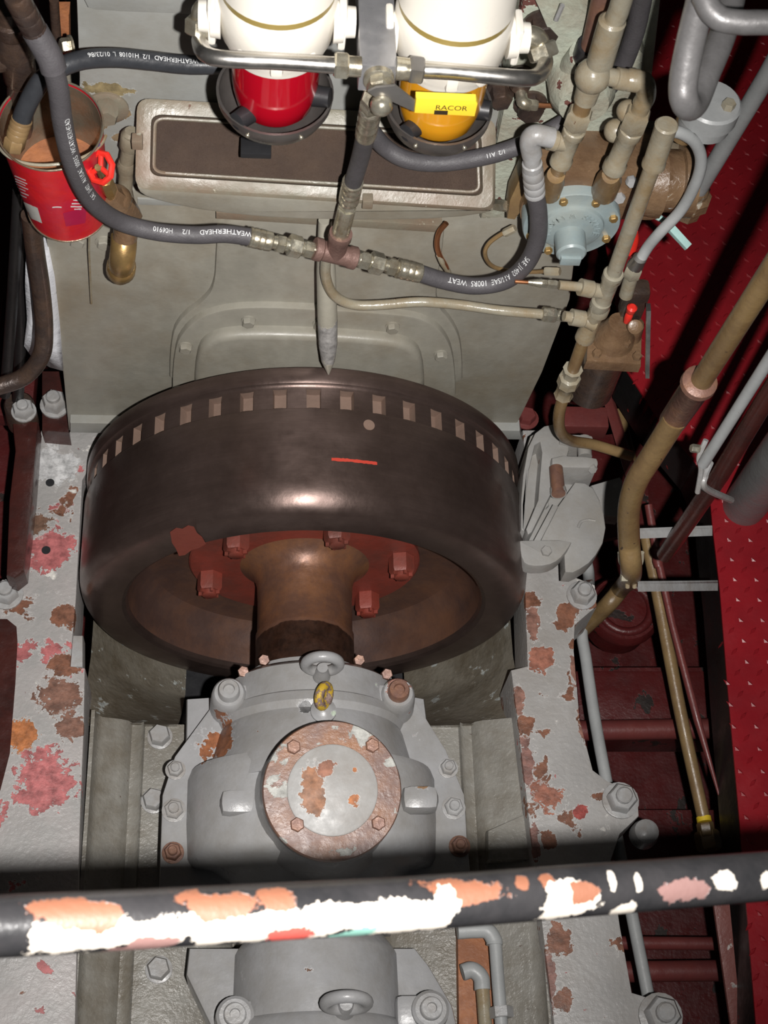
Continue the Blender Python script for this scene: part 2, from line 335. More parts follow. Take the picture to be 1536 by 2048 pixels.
def glassy(name, col, em=0):
    n = NT(name); b = n.b; b.inputs['Base Color'].default_value = (*col, 1); b.inputs['Roughness'].default_value = .12
    b.inputs['Transmission Weight'].default_value = .35; b.inputs['IOR'].default_value = 1.45; b.inputs['Coat Weight'].default_value = .5
    b.inputs['Subsurface Weight'].default_value = .3; b.inputs['Subsurface Radius'].default_value = (.03, .01, .003)
    return n.m
m_rbowl = glassy('red fuel bowl', (.55, .005, .02)); m_ybowl = glassy('amber fuel bowl', (.95, .42, .02))

# ---------------------------------------------------------------- shared small parts
def bolt(parent, p, nrm, r, h, m=None, name='bolt', washer=0, stud=0, ph=.3):
    b = MB(); p = PP(p); nrm = V(nrm).normalized()
    if washer: b.rev(p, nrm, [(0, washer), (h*.18, washer), (h*.2, washer*.95)], 20)
    b.hexa(p, nrm, r, h, ph)
    if stud: b.rev(p+nrm*h*.95, nrm, [(0, stud), (stud*.8, stud), (stud, stud*.8)], 14)
    return b.build(name, m or m_bolt, parent)
_gl = {}
def glyph(txt, size):
    cu = bpy.data.curves.new('lettering', 'FONT'); cu.body = txt; cu.size = size; cu.extrude = 0; cu.resolution_u = 3
    o = bpy.data.objects.new('lettering', cu); scn.collection.objects.link(o)
    bpy.context.view_layer.update(); me = bpy.data.meshes.new_from_object(o)
    bpy.data.objects.remove(o); return me
def wrap_text(path, r, txt, size, start, parent, mt, phi=0, back=True, gap=1.0, name='lettering', thick=0):
    # lettering laid along a hose; start = pixel where the first character stands; back: runs against the path
    me = glyph(txt, size); pts = spline(path, 12)
    cum = [0]
    for a, b_ in zip(pts, pts[1:]): cum.append(cum[-1]+(b_-a).length)
    def atS(s):
        s = max(0, min(cum[-1]-1e-6, s))
        i = max(j for j in range(len(cum)-1) if cum[j] <= s); t = (s-cum[i])/(cum[i+1]-cum[i])
        T = (pts[min(i+2, len(pts)-1)]-pts[max(i-1, 0)]).normalized()
        return pts[i].lerp(pts[i+1], t), T
    def pj(p): d = p-CAM; z = d.dot(fw); return (768+F*d.dot(R_)/z, 1024-F*d.dot(U_)/z)
    s0 = min(range(len(pts)), key=lambda i: (pj(pts[i])[0]-start[0])**2+(pj(pts[i])[1]-start[1])**2); s0 = cum[s0]
    bm = bmesh.new(); bm.from_mesh(me)
    bmesh.ops.triangulate(bm, faces=bm.faces)
    sg = -1 if back else 1
    for v in bm.verts:
        c, T = atS(s0 + sg*v.co.x*gap); T = T*sg; N = (CAM-c); N = (N-T*N.dot(T)).normalized(); B = N.cross(T)
        a = v.co.y/r + phi; v.co = c + (N*math.cos(a)+B*math.sin(a))*(r+.0006)
    b = MB(); b.bm.free(); b.bm = bm
    return b.build(name, mt, parent)
def flat_text(txt, size, O, X, Y, parent, mt, name='lettering', arc=None, thick=.001):
    me = glyph(txt, size); bm = bmesh.new(); bm.from_mesh(me); X = V(X).normalized(); Y = V(Y).normalized(); N = X.cross(Y); O = PP(O)
    for v in bm.verts:
        v.co = O + X*v.co.x + Y*v.co.y + N*thick
    b = MB(); b.bm.free(); b.bm = bm
    return b.build(name, mt, parent)

# ================================================================= SETTING
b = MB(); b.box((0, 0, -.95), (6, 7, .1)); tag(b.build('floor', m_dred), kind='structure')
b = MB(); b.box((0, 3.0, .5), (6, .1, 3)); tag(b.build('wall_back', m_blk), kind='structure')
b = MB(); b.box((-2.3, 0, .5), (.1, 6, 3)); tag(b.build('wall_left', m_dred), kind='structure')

# deck plates, right
ZD = -.05
def deck(name, outline, z, lugs, label):
    b = MB(); poly = [P(x, y, z, 'z') for x, y in outline]
    b.prism(poly, (0, 0, -.006))
    def inside(x, y):
        c = False; n = len(poly)
        for i in range(n):
            p, q = poly[i], poly[(i+1) % n]
            if (p.y > y) != (q.y > y) and x < (q.x-p.x)*(y-p.y)/(q.y-p.y)+p.x: c = not c
        return c
    x0, x1, y0, y1 = lugs; st = .026; bm = b.bm; i = 0; y = y0
    while y < y1:
        x = x0 + (i % 2)*st; j = 0
        while x < x1:
            if inside(x, y):
                a = PI*.25 if (i % 2) else -PI*.25; u = V((math.cos(a), math.sin(a), 0)); v = V((-u.y, u.x, 0)); c = V((x, y, z))
                L_, W_ = .0130, .0048
                q = [bm.verts.new(c+u*L_), bm.verts.new(c+v*W_), bm.verts.new(c-u*L_), bm.verts.new(c-v*W_)]
                t = [bm.verts.new(c+u*L_*.5+V((0, 0, .0030))), bm.verts.new(c-u*L_*.5+V((0, 0, .0030)))]
                for f in ((q[0], q[1], t[0]), (q[1], t[1], t[0]), (q[1], q[2], t[1]), (q[2], q[3], t[1]), (q[3], t[0], t[1]), (q[3], q[0], t[0])): bm.faces.new(f)
            x += st*2
        y += st; i += 1
    return tag(b.build(name, m_deck, sharp=15), label, 'floor plate')
EDGE = [(1225, 560), (1250, 735), (1312, 830), (1392, 925), (1420, 990), (1425, 1050), (1440, 1180), (1456, 1380), (1480, 1650), (1512, 2048)]
deck('deck_plate', [(1190, 200), (1190, 380)] + EDGE + [(1560, 2300), (2100, 2300), (2000, -400), (1190, -400)], ZD, (.55, 2.2, -1.4, 2.2), 'bright red diamond-tread deck plate to the right of the engine')
b = MB()
for (a, c) in zip(EDGE[:-1], EDGE[1:]):
    A, B = P(*a, ZD-.007, 'z'), P(*c, ZD-.007, 'z')
    d = (B-A).normalized(); nn = V((-d.y, d.x, 0)); nn = -nn if nn.x < 0 else nn
    A += nn*.002; B += nn*.002
    b.prism([A, B, B+nn*.05, A+nn*.05], (0, 0, -.15))
m_beam = mat('black beam with red drips', (.012, .011, .011), .42, bump=.2, peel=[((.18, .012, .012), 30, .70)], spots=[((1240+i*13, 752+i*15+(i*7 % 9), -.08, 'z'), .006, (.30, .013, .02), dict(sq=(1, 1, 6.5), sc=60, wob=.3)) for i in range(9)]+[((1445, 1290, -.09, 'z'), .005, (.30, .013, .02), dict(sq=(1, 1, 7), sc=60, wob=.3)), ((1455, 1570, -.07, 'z'), .008, (.30, .013, .02), dict(sq=(1, 1, 3), sc=60, wob=.3))])
tag(b.build('deck_edge_beam', m_beam), 'black steel edge beam under the left rim of the red deck plate', 'beam')
# red drips painted over the beam
# left dim deck
b = MB(); b.prism([P(-200, 1500, -.3, 'z'), P(28, 1240, -.3, 'z'), P(60, 860, -.3, 'z'), P(60, 300, -.3, 'z'), P(-200, 300, -.3, 'z')], (0, 0, -.01))
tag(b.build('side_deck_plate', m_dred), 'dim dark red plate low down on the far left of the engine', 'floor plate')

# bilge contents, right
b = MB(); b.box((.95, -.02, -.62), (.45, .16, .2), bev=.01); tag(b.build('hull_frame', m_dred), 'dark red hull frame under the brown pipe, below the grey bracket', 'hull frame')
b = MB(); b.prism([P(1180, 1335, -.55, 'z'), P(1480, 1335, -.55, 'z'), P(1480, 1345, -.55, 'z'), P(1180, 1345, -.55, 'z')], (0, 0, -.3)); tag(b.build('hull_frame', m_dred), 'thin-edged dark red hull frame crossing the bilge between the two round pipes and the deck', 'hull frame')
b = MB(); b.prism([P(1120, 1620, -.6, 'z'), P(1560, 1620, -.6, 'z'), P(1560, 1720, -.6, 'z'), P(1120, 1720, -.6, 'z')], (0, 0, -.25)); tag(b.build('hull_frame', m_dred), 'dark red hull frame just above the handrail, beneath the brown pipe end', 'hull frame')
for (ya, yb, z, r, lab) in ((1462, 1455, -.45, .026, 'dull red round bilge pipe crossing above the handrail'), (1885, 1888, -.5, .016, 'thinner dull red bilge pipe crossing just below the handrail'), (1945, 1940, -.5, .025, 'thicker dull red bilge pipe crossing below the handrail')):
    b = MB(); b.sweep([P(1120, ya, z, 'z'), P(1530, yb, z, 'z')], r, 16); tag(b.build('bilge_pipe', m_bred), lab, 'pipe', None)
b = MB(); b.rev(P(1250, 1215, -.5, 'z'), (0, 0, -1), [(0, .09), (.02, .10), (.03, .10), (.031, .085), (.12, .085)], 32)
b.torus(P(1250, 1215, -.5, 'z'), (0, 0, 1), .07, .012)
tag(b.build('bilge_valve_body', m_dred), 'wet dark red round casting low in the bilge right of the engine bed', 'valve')

# ================================================================= ENGINE BED
t = thing('engine_bed_beam', (80, 1300, -.3, 'z'), 'grey engine bed rail with peeling pink and rust patches left of the flywheel', 'bed rail')
b = MB()
outl = [(82, 860), (330, 866), (300, 890), (200, 900), (165, 960), (152, 1200), (140, 1332), (170, 1336), (168, 1450), (160, 1650), (150, 2060), (140, 2300), (-260, 2300), (-200, 1180), (43, 1165), (52, 1040)]
b.prism([P(x, y, 0, 'z') for x, y in outl], (0, 0, -.16), bev=.004); b.build('top_rail', m_bed, t)
b = MB(); b.prism(chaikin([P(x, y, .0015, 'z') for x, y in ((-40, 1238), (32, 1238), (36, 1300), (14, 1578), (-40, 1590))], 1), (0, 0, -.002)); b.build('slot', m_rod, t)
for x, y in ((100, 965), (92, 1100)):
    b = MB(); b.rev(P(x, y, .0012, 'z'), (0, 0, -1), [(0, .010), (.002, .010)], 16); b.build('bolt_hole', m_black, t)
bolt(t, (14, 1190, 0, 'z'), (0, 0, 1), .028, .03, m_bolt, 'nut', .036, .016)
b = MB(); b.prism([P(x, y, -.012, 'z') for x, y in ((136, 1270), (166, 1270), (166, 1334), (136, 1334))], (0, 0, -.05), bev=.006); b.build('side_pad', m_bolt, t)

t = thing('engine_bed_beam', (1110, 1500, -.3, 'z'), 'grey engine bed rail with rust-edged paint right of the flywheel', 'bed rail')
b = MB()
outr = [(1045, 860), (1130, 860), (1140, 1150), (1190, 1170), (1194, 1212), (1150, 1250), (1148, 1300), (1160, 1440), (1186, 1540), (1215, 1562), (1275, 1585), (1278, 1632), (1240, 1668), (1222, 1720), (1240, 1850), (1264, 1985), (1330, 2005), (1362, 2060), (1330, 2300), (1130, 2300), (1108, 2048), (1078, 1800), (1056, 1625), (1035, 1440), (1022, 1340), (1055, 1332), (1050, 1180), (1062, 1050)]
b.prism([P(x, y, 0, 'z') for x, y in outr], (0, 0, -.16), bev=.004); b.build('top_rail', m_bedr, t)
for x, y, r in ((1163, 1192, .028), (1240, 1602, .032), (1320, 2032, .036)):
    bolt(t, (x, y, 0, 'z'), (0, 0, 1), r, r*1.1, m_bolt, 'nut', r*1.25, r*.55)
b = MB(); b.rev(P(1285, 1672, -.03, 'z'), (0, 0, 1), [(0, .03), (.02, .03), (.04, .026), (.05, .012)], 20); b.build('plug', m_bolt, t)
b = MB(); b.prism([P(x, y, -.05, 'z') for x, y in ((975, 1660), (1060, 1622), (1070, 1720), (975, 1720))], (0, 0, -.05), bev=.01); b.build('gusset', m_trough, t)

# trough between the rails: extruded cross-section
def trough(name, prof, y0, y1, mt, lab, xs=1):
    b = MB(); bm = b.bm; ra = [bm.verts.new((x, y0, z)) for x, z in prof]; rb = [bm.verts.new((x, y1, z)) for x, z in prof]
    for i in range(len(prof)-1): bm.faces.new((ra[i], ra[i+1], rb[i+1], rb[i]))
    bm.faces.new(ra); bm.faces.new(rb[::-1])
    return b
LP = [(-.460, -.9), (-.460, -.02), (-.452, -.02), (-.45, -.05), (-.44, -.065), (-.40, -.08), (-.385, -.09), (-.378, -.105), (-.36, -.105), (-.352, -.095), (-.350, -.115), (-.20, -.115), (-.15, -.15), (-.15, -.9)]
RP = [(.495, -.9), (.495, -.02), (.49, -.02), (.488, -.05), (.47, -.06), (.40, -.08), (.385, -.09), (.378, -.105), (.36, -.105), (.352, -.095), (.35, -.115), (.20, -.115), (.15, -.15), (.15, -.9)]
t = thing('bed_trough', (0, -.8, -.9) and V((0, -.8, -.9)), 'grey stepped bed casting between the two rails, carrying the bearing', 'engine bed')
trough('ledge', LP, -.232, -1.75, m_trough, '').build('left_ledge', m_trough, t, 60)
trough('ledge', RP, -.232, -1.75, m_trough, '').build('right_ledge', m_trough, t, 60)
b = MB(); b.box((0, -1.0, -.35), (.5, 1.4, .1)); b.build('trough_floor', m_pit, t)
b = MB(); b.box((0, .1, -.62), (1.05, .75, .04)); b.build('pit_floor', m_black, t)
for px, py in ((320, 1475), (308, 1603), (318, 1940)): bolt(t, (px, py, -.115, 'z'), (0, 0, 1), .024, .03, m_bolt, 'bolt', .028)
for sgn, x0, x1 in ((-1, -.49, -.28), (1, .27, .50)):
    b = MB(); bm = b.bm; g = []
    for i in range(9):
        row = []; u = i/8; y = -.237 + (u*.27 if u < .8 else .216+(u-.8)*1.7)
        for j in range(7):
            vv = j/6; x = x0 + (x1-x0)*vv; inner = vv if sgn < 0 else 1-vv
            zc = -math.sqrt(max(.0, .535**2-x*x)); z = -.085 - (-.085-zc)*min(1, u/.8)**.8 - .02*inner
            row.append(bm.verts.new((x, y, z)))
        g.append(row)
    for i in range(8):
        for j in range(6): bm.faces.new((g[i][j], g[i][j+1], g[i+1][j+1], g[i+1][j]))
    for j in range(6): bm.faces.new((g[0][j], g[0][j+1], bm.verts.new(g[0][j+1].co-V((0, 0, .3))), bm.verts.new(g[0][j].co-V((0, 0, .3)))))
    b.build('pit_slope', m_pit, t, 60)

# ================================================================= ENGINE BLOCK
YF = .42
t = thing('engine_block', V((0, .8, 0)), 'big grey painted engine block standing behind the flywheel', 'engine')
b = MB(); b.prism([P(x, y, YF) for x, y in ((137, 862), (115, 640), (86, 440), (96, 380), (300, 380), (1000, 430), (1160, 430), (1140, 600), (1085, 745), (1030, 858))], (0, .7, 0), bev=.006)
b.build('end_casting', m_face, t)
b = MB(); b.prism([P(x, y, YF+.01) for x, y in ((158, 410), (158, 150), (150, -60), (1000, -60), (1010, 420))], (0, .7, 0), bev=.006); b.build('upper_casting', m_up, t)
b = MB(); b.prism(chaikin([P(x, y, YF-.004) for x, y in ((160, -60), (168, 14), (200, 22), (360, 28), (470, 34), (800, 60), (1000, 70), (1010, -60))], 1), (0, .01, 0), bev=.003); b.build('side_door', m_up, t)
b = MB(); b.prism([P(x, y, YF-.004) for x, y in ((275, 398), (432, 404), (436, 414), (275, 410))], (0, .01, 0), bev=.002); b.build('joint_strip', m_up, t)
b = MB(); b.prism([P(x, y, YF-.02) for x, y in ((432, 425), (885, 452), (885, 466), (432, 438))], (0, .02, 0), bev=.002); b.build('gasket_ledge', m_oliverust, t)
b = MB(); b.prism(chaikin([P(x, y, YF-.014) for x, y in ((436, 430), (432, 500), (428, 575), (405, 605), (362, 635), (340, 675), (338, 800), (925, 800), (925, 690), (905, 645), (872, 610), (875, 560), (886, 500), (890, 440))], 2), (0, .02, 0), bev=.008); b.build('raised_panel', m_face, t)
cov = MB().prism(chaikin([P(x, y, YF-.03) for x, y in ((344, 830), (346, 700), (372, 655), (420, 625), (500, 614), (640, 620), (800, 630), (850, 640), (890, 668), (910, 720), (912, 830))], 2), (0, .03, 0), bev=.005).build('access_cover', m_face, t)
b = MB(); b.prism(chaikin([P(x, y, YF-.055) for x, y in ((388, 830), (390, 712), (420, 680), (480, 670), (640, 674), (760, 682), (820, 692), (848, 722), (850, 830))], 2), (0, .04, 0), bev=.016, seg=3)
b.build('raised_centre', m_face, cov)
for x, y in ((497, 640), (785, 652), (371, 692), (882, 708), (360, 778), (640, 646)): bolt(cov, (x, y, YF-.03), (0, -1, 0), .013, .014, m_face, 'bolt', .015)
b = MB(); b.prism([P(x, y, YF-.022) for x, y in ((140, 846), (1040, 862), (1044, 880), (140, 866))], (0, .03, 0), bev=.004); b.build('foot_flange', m_up, t)
b = MB(); b.rev(P(215, 212, YF+.012), (0, -1, 0), [(0, .036), (.006, .036), (.009, .03)], 28); b.hexa(P(215, 212, YF), (0, -1, 0), .02, .03); b.build('plug', m_oliverust, t)
for x, y in ((155, 480), (209, 484)): bolt(t, (x, y, YF), (0, -1, 0), .014, .012, m_face, 'bolt', .018)
b = MB(); b.prism([P(x, y, .40) for x, y in ((960, 440), (1010, 200), (1030, 60), (1060, -60), (1330, -60), (1300, 200), (1260, 430))], (0, .5, 0), bev=.01)
b.build('side_casting', m_mint, t)
for x, y, r in ((1060, 205, .022), (1000, 180, .02), (1085, 50, .026), (1040, 150, .018)): bolt(t, (x, y, .40), (0, -1, 0), r, .03, m_dark, 'bolt', r*1.3)
b = MB(); b.prism([P(x, y, .37) for x, y in ((1070, 10), (1180, 30), (1250, 60), (1290, 110), (1280, 230), (1130, 240), (1085, 160), (1100, 80))], (0, .05, 0), bev=.015); b.build('raised_pad', m_mint, t)
b = MB(); b.rev(P(1160, 145, .38), (0, -1, 0), [(0, .055), (.05, .052), (.07, .04)], 24); b.build('outlet_boss', m_mint, t)
b = MB(); b.sweep([P(1112, 40, .36), P(1125, 10, .36)], .004, 6); b.build('paint_stripe_bar', m_bolt, t)

t = thing('intake_screen_box', (630, 430, .36), 'wide box with dark oily screen on the engine face under the fuel filters', 'screen box')
# sloping tray: outer rim, screen, front skirt
zt = P(300, 200, .42).z
ring = [(272, 372, .28), (282, 196, .41), (290, 192, .42), (700, 218, .42), (985, 236, .41), (994, 250, .41), (990, 412, .28), (980, 418, .28)]
def rquad(pts, r=.03, k=5):      # quad with rounded corners
    pts = [PP(q) for q in pts]; out = []
    for i in range(4):
        a, p, c = pts[i-1], pts[i], pts[(i+1) % 4]; u = (a-p).normalized()*r; v = (c-p).normalized()*r
        for j in range(k+1):
            q = j/k; out.append((p+u)*(1-q)**2 + p*2*q*(1-q) + (p+v)*q*q)
    return out
A = rquad(((270, 378, .29), (274, 196, .40), (992, 238, .40), (990, 424, .29)), .022)
nrm = (A[len(A)//2]-A[0]).cross(A[len(A)//4]-A[0]).normalized(); nrm = nrm if nrm.z > 0 else -nrm
I = chaikin([PP(q) for q in ((303, 360, .294), (308, 222, .388), (957, 252, .388), (955, 396, .294))], 1)
b = MB(); bm = b.bm
def loft(bm, a, c):
    va = [bm.verts.new(p) for p in a]; vc = [bm.verts.new(p) for p in c]; n = len(a)
    for i in range(n): bm.faces.new((va[i], va[(i+1) % n], vc[(i+1) % n], vc[i]))
    return va, vc
Ic = []
cen = sum(A, V())/len(A)
for p in A:
    q = cen + (p-cen); Ic.append(q)
ux = (PP((990, 240, .40))-PP((276, 198, .40))).normalized(); uy = nrm.cross(ux).normalized()
def shrink(a, d):
    hx = max((p-cen).dot(ux) for p in a); hy = max((p-cen).dot(uy) for p in a); out = []
    for p in a:
        u, v_ = (p-cen).dot(ux), (p-cen).dot(uy); out.append(cen+ux*u*(hx-d)/hx+uy*v_*(hy-d)/hy)
    return out
A2 = shrink(A, .006); A3 = shrink(A, .024)
rings = [[p-nrm*.035 for p in A], A, [p+nrm*.004 for p in A2], [p+nrm*.004 for p in A3], [p-nrm*.012 for p in shrink(A, .026)]]
b._rings(rings, True, False); b.build('rim', m_oliverust, t)
b = MB(); b.prism([p-nrm*.010 for p in shrink(A, .024)], -nrm*.01); b.build('screen', m_screen, t)
b = MB(); b.sweep([p-nrm*.006 for p in shrink(A, .030)]+[shrink(A, .030)[0]-nrm*.006], .003, 6); b.build('screen_frame', m_oliverust, t)
b = MB(); b.prism(chaikin([P(x, y, .295) for x, y in ((272, 372), (985, 415), (990, 425), (900, 438), (740, 442), (560, 438), (420, 425), (320, 404), (282, 390))], 1), (0, .12, 0), bev=.006); b.build('skirt', m_face, t)
for x, y in ((735, 402), (275, 283)):
    b = MB(); b.box(P(x, y, .29 if y > 300 else .345), (.018, .02, .02), bev=.002); b.build('clip', m_oliverust, t)

# ================================================================= FLYWHEEL
t = thing('flywheel', V((0, .16, -.5)), 'large dark steel flywheel with a slotted rim at the centre of the photo', 'flywheel')
prof = [(.20, .330), (.40, .330), (.485, .328), (.497, .324), (.4995, .318), (.4995, .292), (.497, .287), (.493, .285), (.491, .282), (.490, .279), (.490, .228), (.4985, .226), (.5, .222), (.5, .16), (.5, .06)]
for i in range(1, 7):
    a = i/6*PI/2; prof.append((.470+.03*math.cos(a), .045-.045*math.sin(a)+.015*(1-i/6)))
prof += [(.44, -.004), (.405, -.003), (.397, .002), (.392, .012), (.388, .05), (.378, .085), (.355, .112), (.32, .122), (.14, .125)]
NS = 45; SEG = NS*6
b = MB(); bm = b.bm; grid = []
for (r, y) in prof:
    grid.append([bm.verts.new((r*math.cos(2*PI*k/SEG), y, r*math.sin(2*PI*k/SEG))) for k in range(SEG)])
sidx = [i for i, (r, y) in enumerate(prof) if y == .279][0]
slots = {}
for i in range(len(prof)-1):
    for k in range(SEG):
        k2 = (k+1) % SEG; f = bm.faces.new((grid[i][k], grid[i][k2], grid[i+1][k2], grid[i+1][k]))
        if i == sidx and k % 6 in (0, 1, 2): slots.setdefault(k//6, []).append(f)
        f.material_index = 1 if i >= len(prof)-6 else 0
for s_, fs in slots.items():
    r = bmesh.ops.inset_region(bm, faces=fs, thickness=.004, depth=0)
    for f in fs: f.material_index = 2
    ex = bmesh.ops.extrude_face_region(bm, geom=fs)
    nf = [g for g in ex['geom'] if isinstance(g, bmesh.types.BMFace)]
    for v in {v for f in nf for v in f.verts}:
        d = V((v.co.x, 0, v.co.z)).normalized(); v.co -= d*.022
    bmesh.ops.delete(bm, geom=fs, context='FACES_ONLY')
    for f in nf: f.material_index = 2
b.build('rim', [m_fly, m_web, m_slot], t, 30)
b = MB(); b.rev((0, .13, 0), (0, -1, 0), [(0, .262), (.018, .262), (.022, .258), (.024, .15)], 64); hub = b.build('hub_flange', m_red, t)
for k in range(6):
    a = math.radians(14+60*k); p = V((.222*math.cos(a), .107, .222*math.sin(a)))
    b = MB(); b.hexa(p, (0, -1, 0), .029, .042, a); b.rev(p+V((0, -.04, 0)), (0, -1, 0), [(0, .017), (.012, .017), (.014, .014)], 14)
    for q in range(3):
        aa = a+q*PI/3
        b.box(p+V((0, -.046, 0)), (.006, .008, .05), Matrix.Rotation(aa, 3, 'Y'))
    b.build('castle_nut', m_red, hub)
def arcmark(name, r, y0, y1, a0, a1, off=.0006, rough=0):
    b = MB(); bm = b.bm; N = 24; rows = []
    for i in range(N+1):
        a = a0+(a1-a0)*i/N; rr = r+off
        rows.append([bm.verts.new((rr*math.cos(a), y, rr*math.sin(a))) for y in (y0+random.uniform(-1, 1)*rough, y1+random.uniform(-1, 1)*rough)])
    for p, q in zip(rows, rows[1:]): bm.faces.new((p[0], p[1], q[1], q[0]))
    return b.build(name, m_mark, t)
def angat(px, py, y):     # angle on the rim of the pixel
    p = P(px, py, y); return math.atan2(p.z, p.x)
def rim_pt(px, py, r=.5):
    d = ray(px, py); # intersect with cylinder about Y
    A_ = d.x**2+d.z**2; B_ = 2*(CAM.x*d.x+CAM.z*d.z); C_ = CAM.x**2+CAM.z**2-r*r
    s = (-B_-math.sqrt(B_*B_-4*A_*C_))/(2*A_); q = CAM+d*s; return math.atan2(q.z, q.x), q.y
a0, y_ = rim_pt(663, 918); a1, y2_ = rim_pt(754, 921)
arcmark('paint_mark', .5, y_-.004, y_+.003, a0, a1, rough=.0008)
# red band mark on the front face
b = MB(); b.prism([P(x, y, -.0052) for x, y in ((340, 1064), (352, 1056), (364, 1058), (376, 1051), (388, 1054), (394, 1066), (404, 1074), (412, 1088), (398, 1096), (384, 1100), (370, 1110), (358, 1112), (352, 1098), (344, 1086))], (0, .0004, 0)); b.build('paint_patch', mat('faded red paint', (.20, .045, .03), .5), t)
a0, y_ = rim_pt(738, 850); b = MB(); b.rev(V((.4995*math.cos(a0), y_, .4995*math.sin(a0))), (math.cos(a0), 0, math.sin(a0)), [(0, .012), (.0012, .012)], 20); b.build('plug_hole', m_slot, t)

t = thing('drive_shaft', V((0, 0, -.106)), 'rusty orange-brown shaft running from the flywheel hub into the grey bearing', 'shaft')
b = MB(); b.rev((0, .115, 0), (0, -1, 0), [(0, .165), (.010, .145), (.022, .128), (.04, .114), (.06, .108), (.10, .106), (.175, .106), (.18, .109), (.60, .109)], 48); b.build('shaft_body', m_shaft, t)

# ================================================================= BEARING
CX = .012
t = thing('thrust_bearing', V((0, -.4, -.115)), 'grey bearing housing with a round rusty cover, in front of the flywheel', 'bearing housing')
b = MB()
fl_o = [(430, 1402), (349, 1512), (324, 1590), (320, 1700), (318, 1790), (945, 1790), (936, 1690), (930, 1590), (893, 1500), (832, 1402), (780, 1350), (480, 1350)]
b.prism([P(x, y, .05, 'z') for x, y in fl_o], (0, 0, -.17), bev=.008)
base = b.build('base', m_hous, t)
b = MB(); b.prism([P(x, y, .0, 'z') for x, y in ((372, 1395), (445, 1390), (440, 1560), (370, 1560))], (0, 0, -.1), bev=.015); b.build('shoulder_block', m_hous, t); b = MB()
b.prism([P(x, y, .0, 'z') for x, y in ((800, 1385), (850, 1395), (870, 1560), (800, 1560))], (0, 0, -.1), bev=.015); b.build('shoulder_block', m_hous, t)
b = MB(); b.rev((CX-.01, -.158, 0), (0, -1, 0), [(0, .112), (.004, .125), (.03, .128)], 40); b.build('seal_ring', m_hous, t)
for x, y in ((528, 1322), (717, 1322), (487, 1345), (772, 1350)): bolt(t, (x, y, .09, 'z'), (0, -.3, 1), .013, .03, m_rbolt, 'bolt')
cap = MB(); cap.rev((CX, -.185, 0), (0, -1, 0), [(0, .12), (.004, .172), (.014, .184), (.075, .190), (.08, .198), (.10, .203), (.115, .196), (.125, .20), (.21, .222), (.25, .225)], 64)
cap = cap.build('bearing_cap', m_hous, t)
for (x, y, m_) in ((458, 1385, m_bolt), (797, 1385, m_rbolt)):
    p = P(x, y, .14, 'z')
    b = MB(); b.rev(p+V((0, 0, -.10)), (0, 0, 1), [(0, .042), (.07, .038), (.095, .034), (.1, .03)], 28); b.box(p+V((.03 if x < 600 else -.03, 0, -.055)), (.07, .05, .08), bev=.012); b.build('bolt_boss', m_hous, cap)
    b = MB(); b.rev(p, (0, 0, 1), [(0, .023), (.018, .022), (.022, .02), (.022, .012), (.014, .011)], 24); b.build('cap_bolt', m_, cap)
# front body: half drum across the shaft with a vertical boss
b = MB(); bm = b.bm
secs = []
for (yy, rr, zz) in ((-.385, .24, 0), (-.39, .255, 0), (-.41, .262, 0), (-.50, .262, 0), (-.575, .258, -.004), (-.592, .250, -.012), (-.600, .225, -.04), (-.64, .19, -.06), (-.70, .17, -.09)):
    pts = [V((CX-rr, yy, -.11))] + [V((CX+rr*math.cos(PI-PI*k/28), yy, zz+.0+ (rr*.78)*math.sin(PI*k/28)**.8)) for k in range(29)] + [V((CX+rr, yy, -.11))]
    secs.append(pts)
b._rings(secs); b.build('front_body', m_hous, t, 50)
b = MB(); cc = P(665, 1580, .33, 'z')
tilt = V((0.03, -.18, 1)).normalized()
b.rev(cc-tilt*.22, tilt, [(0, .165), (.09, .135), (.14, .128), (.185, .127)], 48); b.build('cover_boss', m_hous, t)
b = MB(); b.rev(cc-tilt*.034, tilt, [(0, .128), (.002, .1295), (.004, .132)], 64); b.rev(cc-tilt*.03, tilt, [(0, .1325), (.024, .1325), (.028, .130), (.030, .09)], 64); cv = b.build('round_cover', m_cover, t)
b = MB(); b.rev(cc-tilt*.001, tilt, [(0, .087), (.003, .086), (.004, .083)], 48); b.build('centre_disc', m_disc, cv)
for x, y in ((587, 1495), (744, 1492), (594, 1650), (756, 1647)):
    d = ray(x, y); s = (cc-CAM).dot(tilt)/d.dot(tilt); p = CAM+d*s
    bolt(cv, p, tilt, .014, .012, m_rbolt, 'bolt', 0, 0, .1)
for x, y, r_ in ((351, 1540, .017), (348, 1621, .02), (346, 1706, .018), (896, 1537, .017), (907, 1616, .02), (919, 1693, .018)):
    bolt(t, (x, y, .05, 'z'), (0, 0, 1), r_, .016, m_bolt if y < 1680 else m_rbolt, 'bolt', r_*1.25, r_*.55)
for x, y in ((478, 1600), (842, 1592)):
    p = P(x, y, .19, 'z'); b = MB(); b.box(p-V((0, 0, .032)), (.075, .052, .06), bev=.02); b.build('cast_lug', m_hous, t)
# lifting eye and yellow eye
pe = P(645, 1328, .235, 'z')
b = MB(); b.torus(pe, (0, -1, .1), .034, .0115, 36, 12, 1); b.rev(pe+V((0, -.012, -.04)), (0, .1, 1), [(0, .018), (.012, .018), (.03, .011), (.04, .011)], 18); b.build('lifting_eye', m_hous, t)
pe = P(648, 1392, .235, 'z')
b = MB(); b.torus(pe, (.85, -.35, .4), .021, .0095, 28, 10, 1.0); b.build('yellow_eye', m_yb, t)
b = MB(); b.rev(pe+V((0, -.022, -.035)), (0, 0, 1), [(0, .026), (.012, .026), (.016, .02), (.022, .012)], 20); b.build('eye_base', m_hous, t)

